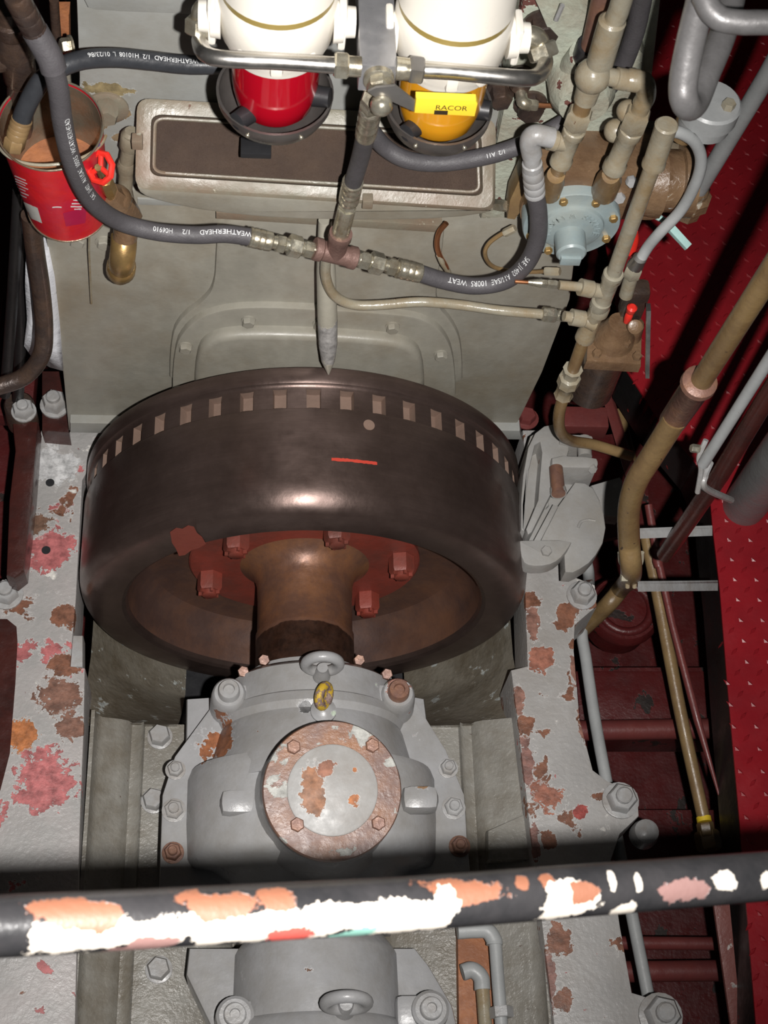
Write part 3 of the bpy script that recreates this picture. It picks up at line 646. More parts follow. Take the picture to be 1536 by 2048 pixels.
t = thing('shaft_bearing', V((0, -.95, -.115)), 'second grey bearing housing with a lifting eye, below the handrail', 'bearing housing')
b = MB(); b.rev((.02, -.70, 0), (0, -1, 0), [(0, .12), (.05, .158), (.06, .163), (.19, .166), (.20, .178), (.24, .190), (.42, .195), (.5, .19)], 56); b.build('bearing_cap', m_hous, t)
b = MB(); b.prism([P(x, y, .02, 'z') for x, y in ((378, 1895), (480, 1895), (830, 1895), (858, 1930), (905, 2010), (940, 2160), (380, 2160), (420, 2050), (372, 1950))], (0, 0, -.14), bev=.01); b.build('base', m_hous, t)
for x, y in ((470, 2030), (862, 2018)):
    p = P(x, y, .12, 'z'); b = MB(); b.rev(p+V((0, 0, -.12)), (0, 0, 1), [(0, .042), (.09, .038), (.115, .036), (.12, .03)], 28); b.box(p+V((.03 if x < 600 else -.03, 0, -.06)), (.07, .06, .09), bev=.012); b.build('bolt_boss', m_hous, t)
    b = MB(); b.rev(p, (0, 0, 1), [(0, .022), (.016, .021), (.018, .019), (.018, .010), (.010, .009)], 24); b.build('cap_bolt', m_bolt, t)
pe = P(693, 2006, .235, 'z'); b = MB(); b.torus(pe, (0, -1, .15), .038, .012, 36, 12, 1); b.rev(pe+V((0, -.0, -.06)), (0, 0, 1), [(0, .022), (.02, .02), (.05, .012)], 18); b.build('lifting_eye', m_hous, t)

# small plumbing bottom right
t = thing('drain_pipe', (990, 2010, -.03, 'z'), 'grey drain pipe with elbow and big hex nut beside the lower bearing', 'pipe')
b = MB(); b.sweep([P(990, 1880, -.02, 'z'), P(1003, 2050, -.02, 'z')], .0135, 14); b.build('pipe_run', m_gpipe, t)
b = MB(); b.tube([P(915, 1862, -.02, 'z'), P(950, 1860, -.02, 'z'), P(975, 1862, -.02, 'z'), P(988, 1880, -.02, 'z'), P(989, 1890, -.02, 'z')], .017, 14); b.build('elbow', m_gpipe, t)
b = MB(); b.seg(P(1002, 2014, -.02, 'z'), P(1004, 2036, -.02, 'z'), [(0, .024), (.9, .024), (1, .022)], 6, .2); b.build('hex_nut', m_bolt, t)
t = thing('drain_pipe', (965, 2010, -.05, 'z'), 'shorter rust-streaked drain pipe with a green-tinged elbow left of the hex nut pipe', 'pipe')
b = MB(); b.sweep([P(965, 1975, -.04, 'z'), P(972, 2070, -.04, 'z')], .014, 14); b.build('pipe_run', m_pipe, t)
b = MB(); b.tube([P(925, 1945, -.04, 'z'), P(945, 1940, -.04, 'z'), P(962, 1955, -.04, 'z'), P(965, 1980, -.04, 'z')], .017, 14); b.build('elbow', m_gpipe, t)
b = MB(); b.prism([P(x, y, -.085, 'z') for x, y in ((915, 1850), (985, 1850), (992, 2070), (918, 2070))], (0, 0, -.03), bev=.003); tag(b.build('rusted_tray', m_rust), 'rusted brown tray under the two drain pipes', 'tray')

# ================================================================= HANDRAIL
t = thing('handrail', P(768, 1812, 1.13, 'd'), 'black handrail with chipped white and orange paint and painted glare across the foreground', 'handrail')
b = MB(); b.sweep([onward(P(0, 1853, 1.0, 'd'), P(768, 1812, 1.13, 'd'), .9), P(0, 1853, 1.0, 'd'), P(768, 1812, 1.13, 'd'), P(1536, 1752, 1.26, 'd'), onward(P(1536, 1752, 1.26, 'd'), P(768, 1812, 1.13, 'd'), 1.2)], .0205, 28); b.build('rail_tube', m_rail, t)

# ================================================================= FUEL FILTERS
def filter_unit(cx, cy, ya, wr, name, label, m_bowl, bx, topx):
    # axis from the centre of the shield rim; wr = half width of that rim in pixels
    c = P(cx, cy, ya); k = S(c); R = wr/k
    ax = V((c.x, c.y, 0))
    def zf(py, r): return P(cx, py, ya-r).z
    def half(px): return px/k
    t = thing(name, c, label, 'fuel filter')
    return t, c, k, R, zf, half
def make_filter(cx, rim_cy, front, bottom, wr, bw, ya, label, m_bowl, gold_top, axt):
    c = P(cx, rim_cy, ya); k = S(c); R = wr/k
    zr = P(cx, front, ya-R).z; zb = P(cx, bottom, ya-R*.75).z
    A = V((c.x, c.y, zr))
    t = thing('fuel_filter', A, label, 'fuel filter', 'twin fuel filters')
    rb = bw/k
    b = MB(); h = max(.045, zr-zb)
    pr = [(-h, .012), (-h, R*.45), (-h*.92, R*.68), (-h*.6, R*.88), (-h*.25, R*.98), (0, R), (.002, R), (.002, R-.004), (-h*.25, R*.95), (-h*.6, R*.84), (-h*.85, R*.62), (-h*.88, .012)]
    b.rev(A, (0, 0, 1), pr, 48); sh = b.build('bowl_shield', m_shield, t)
    for a_ in (-2.05, -1.1):
        b = MB(); b.sphere(A+V((R*.985*math.cos(a_), R*.985*math.sin(a_), -.012)), .0035, n=10); b.build('rivet', m_nut, sh)
    zt = .10                                    # bowl reaches up into the body
    b = MB(); b.rev(A, (0, 0, 1), [(-h*.72, .012), (-h*.69, rb*.45), (-h*.55, rb*.72), (-h*.25, rb*.90), (0.01, rb*.97), (.03, rb), (zt, rb*1.03)], 40); bo = b.build('clear_bowl', m_bowl, t)
    b = MB(); b.rev(A, (0, 0, 1), [(-h*.45, .008), (-h*.4, rb*.35), (-h*.1, rb*.55), (.04, rb*.6), (zt, rb*.6)], 24); b.build('inner_cone', m_gold, bo)
    for a_, r_ in ((-.25, .016), (-2.3, .015)):
        d = V((math.cos(a_), math.sin(a_), .15)); b = MB(); b.rev(A+d*rb*.80+V((0, 0, .0 if a_ > -1 else -.012)), d, [(0, r_), (R-rb*.85, r_*.9), (R-rb*.83, r_*.6)], 18); b.build('sensor_plug', m_black, t)
    b = MB(); b.rev(A+V((0, 0, -h-.014)), (0, 0, 1), [(0, .005), (.004, .009), (.02, .008)], 12); b.rev(A+V((.014, -.01, -h-.004)), (0, 0, 1), [(0, .006), (.012, .006)], 10); b.build('drain_cock', m_brass, t)
    # body casting
    b = MB(); b.rev(A, (0, 0, 1), [(.094, rb*.9), (.096, rb*1.08), (.100, rb*1.10), (.108, rb*1.12), (.125, rb*1.24), (.165, rb*1.30), (.19, rb*1.28), (.20, rb*1.22)], 44)
    body = b.build('head_casting', m_cream, t)
    for s_ in (-1, 1):
        b = MB(); p = A+V((s_*rb*1.22, -.01, .150)); b.rev(p, (s_, 0, 0), [(0, .030), (.014, .028), (.015, .022), (.03, .021)], 20); b.box(p+V((s_*.012, 0, 0)), (.012, .045, .066), bev=.006); b.build('port', m_cream, body)
    for a_ in (-2.2, -.95, -1.57):
        b = MB(); b.box(A+V((rb*1.14*math.cos(a_), rb*1.14*math.sin(a_), .128)), (.018, .018, .036), Matrix.Rotation(a_, 3, 'Z'), bev=.006); b.build('rib', m_cream, body)
    b = MB(); b.rev(A, (0, 0, 1), [(.196, rb*1.24), (.206, rb*1.25), (.208, rb*1.2)], 44); b.build('band', m_gold, t)
    can = MB().rev(A, (0, 0, 1), [(.206, rb*1.15), (.208, rb*1.27), (.34 if gold_top else .5, rb*1.27), (.342 if gold_top else .51, rb*1.2)], 44).build('canister', m_cream2, t)
    if gold_top:
        b = MB(); b.rev(A, (0, 0, 1), [(.292, rb*1.2), (.292, rb*1.272), (.45, rb*1.272), (.46, rb*1.2)], 44); b.build('label_band', m_gold, can)
    return t, A, rb
YFL = .20
fA, AA, rA = make_filter(550, 190, 273, 298, 117, 86, YFL, 'white fuel filter with a red bowl, left of the aluminium block', m_rbowl, False, 0)
fB, AB, rB = make_filter(879, 205, 293, 322, 108, 86, YFL, 'white fuel filter with an amber bowl, right of the aluminium block', m_ybowl, True, 0)
b = MB(); b.box(P(512, 296, .31), (.05, .035, .012), bev=.002); tag(b.build('bracket_foot', m_black), 'small black bracket foot on the screen box beneath the red-bowled filter', 'bracket')

# manifold block, ball valve, lever
t = thing('manifold_block', (757, 160, .10), 'square aluminium block with a yellow-gripped valve lever between the two filters', 'valve block')
bc = P(757, 158, .10); kk = S(bc); wb = 74/kk
b = MB(); b.box(bc+V((-.002, .17, 0)), (wb, .34, wb*.98), bev=.003); blk = b.build('block', m_alu, t)
b = MB(); b.rev(bc+V((.0, 0, .004)), (0, -1, 0), [(0, .021), (.008, .021), (.010, .018)], 24); b.hexa(bc+V((0, -.01, .004)), (0, -1, 0), .017, .014); b.build('valve_stem', m_nut, t)
b = MB(); b.sphere(bc+V((.004, -.035, -.012)), .0155, (1, 1, 1)); b.build('dome_nut', m_nut, t)
lv = [P(735, 184, .068), P(752, 176, .068), P(790, 172, .068), P(832, 205, .068), P(828, 224, .068), P(782, 203, .068), P(757, 200, .068)]
b = MB(); b.prism(lv, (0, .004, 0), bev=.0008); lever = b.build('lever', m_lever, t)
gy = .062
b = MB(); b.prism([P(832, 197, gy), P(952, 202, gy), P(956, 208, gy), P(950, 234, gy), P(828, 227, gy)], (0, .012, 0), bev=.003); grip = b.build('grip', m_yellow, lever)
O = P(870, 219, gy-.0015); X = P(940, 222, gy-.0015)-O
tx = flat_text('RACOR', .0128, O, X, (0, 0, 1), grip, m_text, thick=.0002)
b = MB(); b.prism([P(869, 221, gy-.0015), P(896, 222, gy-.0015), P(895, 230, gy-.0015), P(868, 229, gy-.0015)], (0, .0004, 0)); b.build('maker_mark', m_text, grip)

YT = .105
def crimp(b, A, B, r, n=20):
    b.seg(A, B, [(0, r*.9), (.03, r), (.12, r), (.15, r*.93), (.22, r), (.38, r), (.41, r*.93), (.48, r), (.62, r), (.65, r*.93), (.72, r), (.95, r*.97), (1, r*.85)], n)
def nut(b, A, B, r, ph=.3):
    b.seg(A, B, [(0, r*.86), (.12, r), (.88, r), (1, r*.86)], 6, ph)
rt_ = .0115
t = thing('steel_tube', (550, 125, YT), 'bent steel tube crossing in front of the red-bowled filter', 'tube')
pl = AA+V((-rA*1.22-.03, -.01, .150))
b = MB(); b.tube([P(404, 62, YFL), P(400, 85, .17), P(412, 108, .12), P(450, 118, YT), P(560, 123, YT), P(690, 132, YT)], rt_, 16); b.build('tube_run', m_steel, t)
b = MB(); nut(b, P(668, 130, YT), P(697, 132, YT), .019); b.seg(P(694, 132, YT), P(722, 134, YT), [(0, .014), (1, .014)], 14); b.build('tube_nut', m_nut, t)
b = MB(); nut(b, P(402, 34, YFL), P(401, 68, .19), .022); b.build('end_nut', m_nut, t)
b = MB(); b.tube([P(402, 38, YFL), P(405, 20, YFL), P(425, 14, YFL), P(462, 20, YFL)], .014, 14); nut(b, P(424, 16, YFL), P(445, 19, YFL), .021); b.build('elbow', m_nut, t)
t = thing('steel_tube', (950, 150, YT), 'bent steel tube crossing in front of the amber-bowled filter', 'tube')
b = MB(); b.tube([P(820, 139, YT), P(900, 143, YT), P(1035, 156, YT), P(1074, 152, .13), P(1090, 128, .17), P(1084, 98, YFL)], rt_, 16); b.build('tube_run', m_steel, t)
b = MB(); nut(b, P(818, 138, YT), P(846, 141, YT), .020); b.build('tube_nut', m_lever, t)
b = MB(); b.seg(P(792, 137, YT), P(822, 139, YT), [(0, .016), (1, .015)], 14); b.build('stub', m_nut, t)
b = MB(); nut(b, P(1090, 118, .185), P(1080, 88, YFL), .022); b.build('end_nut', m_nut, t)
b = MB(); b.tube([P(1080, 92, YFL), P(1072, 76, YFL), P(1050, 72, YFL), P(1030, 74, YFL)], .015, 14); nut(b, P(1050, 72, YFL), P(1030, 72, YFL), .023); b.build('elbow', m_nut, t)

# centre hose down to the tee, tee, left and right hoses
YH = .24
t = thing('feed_hose', (715, 310, .2), 'short black hose hanging from the valve block down to the brown tee', 'hose')
hp = [P(741, 215, .12), P(733, 260, .16), P(722, 310, .20), P(706, 365, .23), P(697, 410, YH)]
b = MB(); b.tube(hp[1:4], .0145, 18); b.build('rubber', m_hose, t)
b = MB(); nut(b, P(745, 195, .10), P(742, 215, .12), .017); crimp(b, P(742, 214, .12), P(731, 273, .17), .0165); b.build('upper_ferrule', m_nut, t)
b = MB(); crimp(b, P(706, 362, .23), P(697, 403, YH), .0175); nut(b, P(697, 400, YH), P(694, 420, YH), .015); b.tube([P(694, 415, YH), P(688, 440, YH), P(680, 470, YH), P(676, 490, YH)], .0155, 16); b.build('lower_ferrule', m_nut, t)
t = thing('pipe_tee', (668, 505, YH), 'brown iron tee joining the three black hoses', 'pipe fitting')
Ta, Tb = P(628, 497, YH), P(712, 517, YH)
b = MB(); b.seg(Ta, Tb, [(0, .019), (.02, .0205), (.16, .0205), (.2, .018), (.8, .018), (.84, .0205), (.98, .0205), (1, .019)], 22)
b.seg(P(670, 507, YH), P(682, 466, YH), [(0, .018), (.7, .018), (.78, .0205), (1, .02)], 22); b.build('tee_body', m_tee, t)

H1 = [P(500, 474, YH), P(450, 468, YH), P(390, 470, YH), P(310, 463, YH), P(235, 441, YH-.005), P(180, 398, YH-.035), P(146, 330, YH-.06), P(126, 250, YH-.07), P(116, 175, YH-.075), P(100, 115, YH-.075)]
t = thing('long_hose', (178, 398, YH), 'long black hose swinging from the brown tee up past the red tin', 'hose')
b = MB(); b.tube(H1, .0152, 18); b.build('rubber', m_hose, t)
b = MB(); crimp(b, P(498, 474, YH), P(544, 484, YH), .0175); b.build('ferrule', m_nut, t)
b = MB(); nut(b, P(552, 485, YH), P(570, 489, YH), .0165); nut(b, P(576, 489, YH), P(603, 496, YH), .0195, .6); nut(b, P(607, 496, YH), P(626, 500, YH), .016); b.seg(P(540, 483, YH), P(632, 500, YH), [(0, .012), (1, .012)], 14); b.build('swivel_nut', m_nut, t)
b = MB(); b.tube([P(107, 138, YH-.084), P(98, 112, YH-.08), P(70, 62, YH-.07)], .0185, 18); b.build('sleeve', m_hose, t)
b = MB(); crimp(b, P(72, 66, YH-.07), P(30, -10, YH-.08), .0175); b.build('ferrule', m_dark, t)
wrap_text(H1, .0152, 'WEATHERHEAD     1/2     H06910', .0115, (503, 482), t, m_white, phi=-.55, back=False)
wrap_text(H1, .0152, 'SAE  J1402   A11/SAE  100R5  WEATHERHEAD', .0115, (172, 392), t, m_white, phi=-.75, back=False)
H3 = [P(838, 546, YH), P(890, 562, YH), P(950, 572, YH), P(1010, 562, YH), P(1052, 528, YH), P(1074, 480, YH), P(1077, 430, YH), P(1070, 385, YH)]
t = thing('loop_hose', (1050, 520, YH), 'black hose looping from the brown tee up to the pump fitting', 'hose')
b = MB(); b.tube(H3, .0155, 18); b.build('rubber', m_hose, t)
b = MB(); nut(b, P(718, 518, YH), P(738, 523, YH), .0165); nut(b, P(740, 523, YH), P(766, 530, YH), .020, .6); nut(b, P(774, 531, YH), P(792, 535, YH), .0165); b.seg(P(708, 516, YH), P(800, 536, YH), [(0, .012), (1, .012)], 14); b.build('swivel_nut', m_nut, t)
b = MB(); crimp(b, P(794, 536, YH), P(842, 547, YH), .018); b.build('ferrule', m_nut, t)
b = MB(); crimp(b, P(1070, 388, YH), P(1065, 335, YH), .0175); b.seg(P(1065, 338, YH), P(1063, 300, YH), [(0, .0165), (.3, .0165), (.35, .014), (1, .014)], 16); b.build('upper_ferrule', m_bolt, t)
b = MB(); b.tube([P(1064, 310, YH), P(1060, 282, YH), P(1072, 270, YH), P(1105, 276, YH)], .0165, 16); b.build('elbow', m_bolt, t)
wrap_text(H3[::-1], .0155, 'SAE  J1402  A11/SAE  100R5  WEAT', .0138, (1072, 508), t, m_white, phi=-.55, back=False)
H2 = [P(36, 262, .26), P(52, 215, .27), P(80, 165, .28), P(115, 138, .29), P(165, 120, .31), P(230, 116, .33), P(300, 122, .34), P(380, 130, .35), P(470, 128, .36)]
t = thing('return_hose', (300, 122, .34), 'smooth black hose from the red tin across behind the red-bowled filter', 'hose')
b = MB(); b.tube(H2, .0150, 18); b.build('rubber', m_hosek, t)
b = MB(); crimp(b, P(44, 238, .265), P(32, 276, .255), .0165); nut(b, P(32, 274, .255), P(27, 298, .25), .017); b.build('ferrule', m_tan, t)
wrap_text(H2[::-1], .0150, 'WEATHERHEAD  1/2  H10108  L  01/23/86', .0098, (392, 132), t, m_white, phi=-.6, back=False)
H4 = [P(742, 262, .34), P(770, 295, .34), P(815, 320, .33), P(880, 326, .33), P(960, 315, .33), P(1030, 295, .335), P(1100, 262, .345), P(1180, 210, .355), P(1235, 150, .355), P(1268, 70, .34), P(1288, -20, .32)]
t = thing('cross_hose', (960, 315, .33), 'black hose passing behind the amber bowl and the beige pipes to the top right', 'hose')
b = MB(); b.tube(H4, .0150, 18); b.build('rubber', m_hose, t)
wrap_text(H4[::-1], .0150, '1/2  A11', .0098, (1012, 300), t, m_white, phi=-.2, back=False)

# pointer and oil tube
t = thing('timing_pointer', (655, 740, .31), 'thick grey pointed rod hanging from the engine face to the flywheel top', 'pointer')
b = MB(); b.sweep([P(650, 440, .36), P(652, 540, .34), P(655, 640, .32), P(656, 690, .305), P(656, 720, .298), P(657, 748, .292)], [.012, .018, .0195, .0185, .014, .002], 20); b.build('rod', m_dtip, t)
t = thing('oil_tube', (830, 608, .33), 'beige tube curving from behind the brown tee right to the pipe tee', 'tube')
b = MB(); b.tube([P(652, 510, .31), P(652, 555, .31), P(668, 590, .31), P(705, 609, .31), P(760, 610, .31), P(840, 604, .31), P(920, 610, .31), P(1000, 621, .30), P(1092, 629, .28)], .0098, 14); b.build('tube_run', m_pipe, t)
b = MB(); nut(b, P(1084, 628, .28), P(1112, 630, .28), .0155); nut(b, P(1115, 630, .28), P(1132, 632, .28), .012); b.seg(P(1110, 630, .28), P(1150, 634, .28), [(0, .010), (1, .010)], 12); b.build('tube_nut', m_nut, t)
# copper and thin beige tubes
def thin(name, pts, r, m_, lab, cat='tube'):
    b = MB(); b.tube(pts, r, 10); return tag(b.build(name, m_), lab, cat)
t = thing('copper_tube', (878, 480, .37), 'thin copper tube curving down the engine face under the screen box', 'tube')
b = MB(); b.tube([P(893, 446, .38), P(878, 465, .375), P(874, 490, .37), P(880, 512, .37), P(893, 536, .375), P(896, 560, .39)], .0052, 10); b.build('tube_run', m_copper, t)
b = MB(); b.tube([P(878, 510, .37), P(885, 526, .37), P(897, 545, .38), P(897, 562, .39)], .0056, 10); b.build('painted_end', m_pipe, t)
t = thing('capillary_tube', (975, 500, .36), 'thin beige looped tube on the engine face inside the hose loop', 'tube')
b = MB(); b.tube([P(1025, 458, .36), P(1003, 468, .36), P(978, 487, .36), P(970, 508, .36), P(982, 530, .37), P(1010, 540, .38), P(1060, 544, .37), P(1100, 542, .35)], .0042, 8); b.build('tube_run', m_tan, t)
b = MB(); nut(b, P(1030, 456, .36), P(1008, 467, .36), .008); nut(b, P(1090, 542, .35), P(1120, 543, .34), .009); b.build('tube_nut', m_pipe, t)

# ================================================================= PUMP
t = thing('gear_pump', (1145, 520, .30), 'oily brown gear pump with a round blue-grey lettered cover, right of the hose loop', 'pump')
pc = P(1143, 452, .28); kp = S(pc); rp = 98/kp
b = MB(); b.rev(pc+V((0, .035, 0)), (0, 1, 0), [(0, rp*1.02), (.05, rp*1.04), (.06, rp*.9), (.12, rp*.9)], 40); bd = b.build('pump_body', m_pumpb, t)
b = MB(); b.box(P(1190, 345, .36), (.25, .12, .12), bev=.02); b.build('pump_casting', m_pumpb, t)
b = MB(); b.rev(P(1285, 360, .34), (1, 0, 0), [(0, .062), (.03, .066), (.032, .055), (.06, .055), (.062, .064), (.085, .064), (.09, .04)], 14); b.build('pump_end', m_pumpb, t)
b = MB(); b.box(P(1290, 300, .40), (.20, .10, .05), bev=.012); b.box(P(1175, 320, .40), (.16, .12, .04), bev=.015); b.build('pump_shelf', m_grime, t)
for x, y in ((1262, 360), (1238, 392), (1340, 402)): bolt(t, (x, y, .30), (0, -1, .3), .010, .012, m_bolt, 'bolt')
b = MB(); b.rev(pc, (0, 1, 0), [(-.012, rp*.30), (-.010, rp*.60), (-.008, rp*.64), (-.002, rp*.66), (0, rp*.70), (.0, rp*.98), (.003, rp), (.036, rp)], 56); cv = b.build('pump_cover', m_blue, t)
b = MB(); hb = pc+V((-.002, 0, -.012)); b.rev(hb, (0, -1, 0), [(-.01, rp*.33), (.05, rp*.31), (.054, rp*.27)], 28); b.build('hub_boss', m_blue, cv)
b = MB(); b.box(hb+V((0, -.056, -.012)), (.036, .008, .020), bev=.002); b.build('hub_plate', m_blue, cv)
for k_ in range(8):
    a_ = math.radians(22+45*k_); bolt(cv, pc+V((rp*.86*math.cos(a_), 0, rp*.86*math.sin(a_))), (0, -1, 0), .0075, .008, m_brass, 'screw')
me_cache = {}
txt = 'BROWN & SHARPE'
rr_ = rp*.48
for i_, ch in enumerate(txt):
    if ch == ' ': continue
    a_ = math.radians(190 - i_*(195/13)); Yv = V((math.cos(a_), 0, math.sin(a_))); Xv = V((math.sin(a_), 0, -math.cos(a_)))
    me = glyph(ch, .019); bm = bmesh.new(); bm.from_mesh(me)
    wv = max(v.co.x for v in bm.verts)/2
    gm = bmesh.ops.extrude_face_region(bm, geom=bm.faces[:])
    for v in [g for g in gm['geom'] if isinstance(g, bmesh.types.BMVert)]: v.co.z += .002
    for v in bm.verts: v.co = pc + Yv*(rr_-.004+v.co.y*.9) + Xv*(v.co.x-wv) + V((0, -.0115-v.co.z, 0))
    b = MB(); b.bm.free(); b.bm = bm; b.build('raised_letter', m_blue, cv)

# pipe string over the pump, left
YP = .25
def pipes(name, loc, lab, parts, cat='pipe'):
    t = thing(name, loc, lab, cat)
    for nm, m_, fn in parts:
        b = MB(); fn(b); b.build(nm, m_, t)
    return t
def bead(b, p, D, r, w_=.008):
    b.seg(p - D*w_, p + D*w_, [(0, r*.86), (.2, r), (.8, r), (1, r*.86)], 20)
def tee(b, A, B, r):
    b.seg(A, B, [(0, r*1.05), (.02, r*1.18), (.16, r*1.18), (.22, r), (.78, r), (.84, r*1.18), (.98, r*1.18), (1, r*1.05)], 22)
def q(x, y, yy=YP): return P(x, y, yy)
pipes('pump_inlet_pipe', (1105, 370, YP), 'beige painted pipe string with a round ball elbow rising from the left of the pump', [
    ('riser', m_pipe, lambda b: (b.sweep([q(1262, -60), q(1238, 20), q(1215, 75), q(1190, 140)], .0154, 18), b.seg(q(1226, 38), q(1200, 125), [(0, .0158), (.05, .0203), (.9, .0203), (1, .02)], 20))),
    ('ball_elbow', m_pipe, lambda b: (b.sphere(q(1185, 152), .0274), b.seg(q(1180, 168), q(1170, 200), [(0, .0191), (1, .0174)], 20), b.seg(q(1200, 150), q(1252, 160), [(0, .0137), (.6, .0137), (.62, .0166), (1, .0166)], 18))),
    ('side_elbow', m_pipe, lambda b: (b.seg(q(1248, 158), q(1276, 162), [(0, .0133), (.3, .0174), (1, .0174)], 18), b.tube([q(1262, 160), q(1288, 165), q(1292, 190), q(1284, 208)], .0154, 18))),
    ('nipple', m_tan, lambda b: b.sweep([q(1172, 190), q(1158, 235)], .0137, 16)),
    ('union_nut', m_pipe, lambda b: (nut(b, q(1162, 222), q(1150, 252), .0208), b.seg(q(1152, 248), q(1146, 268), [(0, .0158), (1, .0141)], 16))),
    ('lower_tee', m_pipe, lambda b: (tee(b, q(1150, 258), q(1120, 328), .0154), b.seg(q(1138, 288), q(1098, 279), [(0, .0141), (.6, .0141), (.65, .0166), (1, .0166)], 18))),
    ('lower_nipple', m_tan, lambda b: (b.sweep([q(1124, 318), q(1108, 368, .27)], .0133, 16), b.seg(q(1112, 350), q(1098, 385, .28), [(0, .0149), (.4, .0191), (1, .0199)], 18)))])
pipes('pump_outlet_pipe', (1222, 370, YP), 'beige pipe string with a hex union, second one rising from the pump', [
    ('riser', m_pipe, lambda b: b.sweep([q(1286, 204), q(1272, 240)], .0137, 16)),
    ('union_nut', m_pipe, lambda b: (nut(b, q(1278, 222), q(1264, 258), .0212), b.sphere(q(1256, 222, .27), .0183))),
    ('tee_body', m_pipe, lambda b: (tee(b, q(1264, 258), q(1226, 340), .0162), b.sphere(q(1232, 262, .29), .0199))),
    ('lower_nipple', m_tan, lambda b: (b.sweep([q(1230, 332), q(1216, 372, .27)], .0145, 16), b.seg(q(1222, 350), q(1208, 384, .29), [(0, .0149), (.3, .0216), (1, .0224)], 18)))])
t = thing('rust_pipe', (1195, 60, .34), 'rust-brown pipe behind the beige pipes, ending in a black collar', 'pipe')
b = MB(); b.sweep([P(1218, -60, .34), P(1178, 112, .34)], .0165, 16); b.build('pipe_run', m_rbolt, t)
b = MB(); b.seg(P(1182, 90, .34), P(1170, 125, .35), [(0, .021), (1, .024)], 18); b.build('collar', m_black, t)
b = MB(); b.tube([P(1172, 112, .35), P(1150, 145, .36), P(1152, 180, .37), P(1170, 210, .38)], .028, 16); tag(b.build('elbow_casting', m_mint), 'pale green bent casting below the rust-brown pipe, behind the ball elbow', 'pipe fitting')
t = thing('small_elbow', (1045, 210, .36), 'small brass elbow with a thin copper pipe, right of the amber bowl', 'pipe fitting')
b = MB(); b.tube([P(1042, 188, .37), P(1046, 205, .35), P(1060, 211, .35)], .010, 12); nut(b, P(1046, 208, .35), P(1075, 211, .35), .010); b.build('elbow', m_nut, t)
b = MB(); b.sweep([P(1072, 211, .35), P(1135, 212, .35)], .0042, 8); b.build('copper_pipe', m_copper, t)
b = MB(); nut(b, P(990, 410, .37), P(1014, 412, .35), .011); tag(b.build('bright_nut', m_nut), 'bright hex nut at the right end of the screen box', 'nut')
b = MB(); b.prism([P(x, y, .33) for x, y in ((1045, 345), (1062, 395), (1030, 440), (1014, 438), (1020, 400))], (0, .04, 0), bev=.003); tag(b.build('coupling_guard', m_tan), 'brown angled plate between the screen box and the loop hose', 'plate')

# right riser
YR = .22
def r_(x, y, yy=YR): return P(x, y, yy)
D1 = (r_(1185, 640)-r_(1320, 290)).normalized()
pipes('riser_pipe', (1130, 850, .2), 'tall beige pipe with two tees running down in front of the pump, turning tan below', [
    ('coupling', m_pipe, lambda b: b.seg(r_(1334, 248), r_(1306, 332), [(0, .0158), (.03, .0185), (.1, .0178), (.85, .0178), (.9, .0191), (.98, .0191), (1, .0145)], 22)),
    ('upper_run', m_pipe, lambda b: b.sweep([r_(1308, 325), r_(1222, 562)], .0135, 20)),
    ('upper_tee', m_pipe, lambda b: (tee(b, r_(1228, 545), r_(1196, 626), .0155), b.seg(r_(1212, 585), r_(1160, 574), [(0, .0132), (.5, .0135), (.55, .0158), (1, .0158)], 20), b.seg(r_(1162, 574), r_(1118, 570), [(0, .0089), (1, .0089)], 16))),
    ('compression_fitting', m_nut, lambda b: (nut(b, r_(1094, 567), r_(1114, 569), .0089), nut(b, r_(1078, 566), r_(1094, 567), .0083), b.seg(r_(1082, 566), r_(1056, 564), [(0, .0086), (1, .0040)], 18))),
    ('copper_stub', m_copper, lambda b: b.sweep([r_(1062, 565), r_(1030, 563)], .0036, 10)),
    ('lower_tee', m_pipe, lambda b: (tee(b, r_(1204, 600), r_(1168, 678), .0155), b.seg(r_(1188, 642), r_(1142, 634), [(0, .02), (.4, .0135), (.45, .0158), (1, .0158)], 20), b.seg(r_(1146, 635), r_(1128, 632), [(0, .0106), (1, .0099)], 16))),
    ('lower_run', m_tan, lambda b: b.tube([r_(1174, 660), r_(1146, 740), r_(1130, 785), r_(1118, 830), r_(1122, 865, .24), r_(1145, 882, .28), r_(1190, 890, .3), r_(1262, 912, .3)], .0122, 18)),
    ('union', m_pipe, lambda b: (b.seg(r_(1146, 738), r_(1127, 790), [(0, .02), (.1, .0158), (.25, .0165), (.3, .0218), (.55, .0224), (.6, .0185), (.9, .0172), (1, .02)], 8, .2)))])
pipes('grey_tube', (1350, 420, .24), 'thin grey tube bending round the right of the pump down to a bright ferrule', [
    ('tube_run', m_gpipe, lambda b: b.tube([r_(1332, 262, .26), r_(1362, 266, .26), r_(1390, 285, .26), r_(1402, 320, .26), r_(1392, 365, .26), r_(1362, 420, .26), r_(1320, 465, .25), r_(1295, 495, .25), r_(1276, 528, .24)], .0100, 14)),
    ('ferrule', m_steel, lambda b: b.seg(r_(1280, 516, .24), r_(1270, 532, .24), [(0, .0125), (1, .015)], 16)),
    ('ferrule_nut', m_pipe, lambda b: (nut(b, r_(1271, 530, .24), r_(1262, 552, .24), .0165), b.sweep([r_(1264, 548, .24), r_(1252, 590, .24)], .013, 14)))], 'tube')

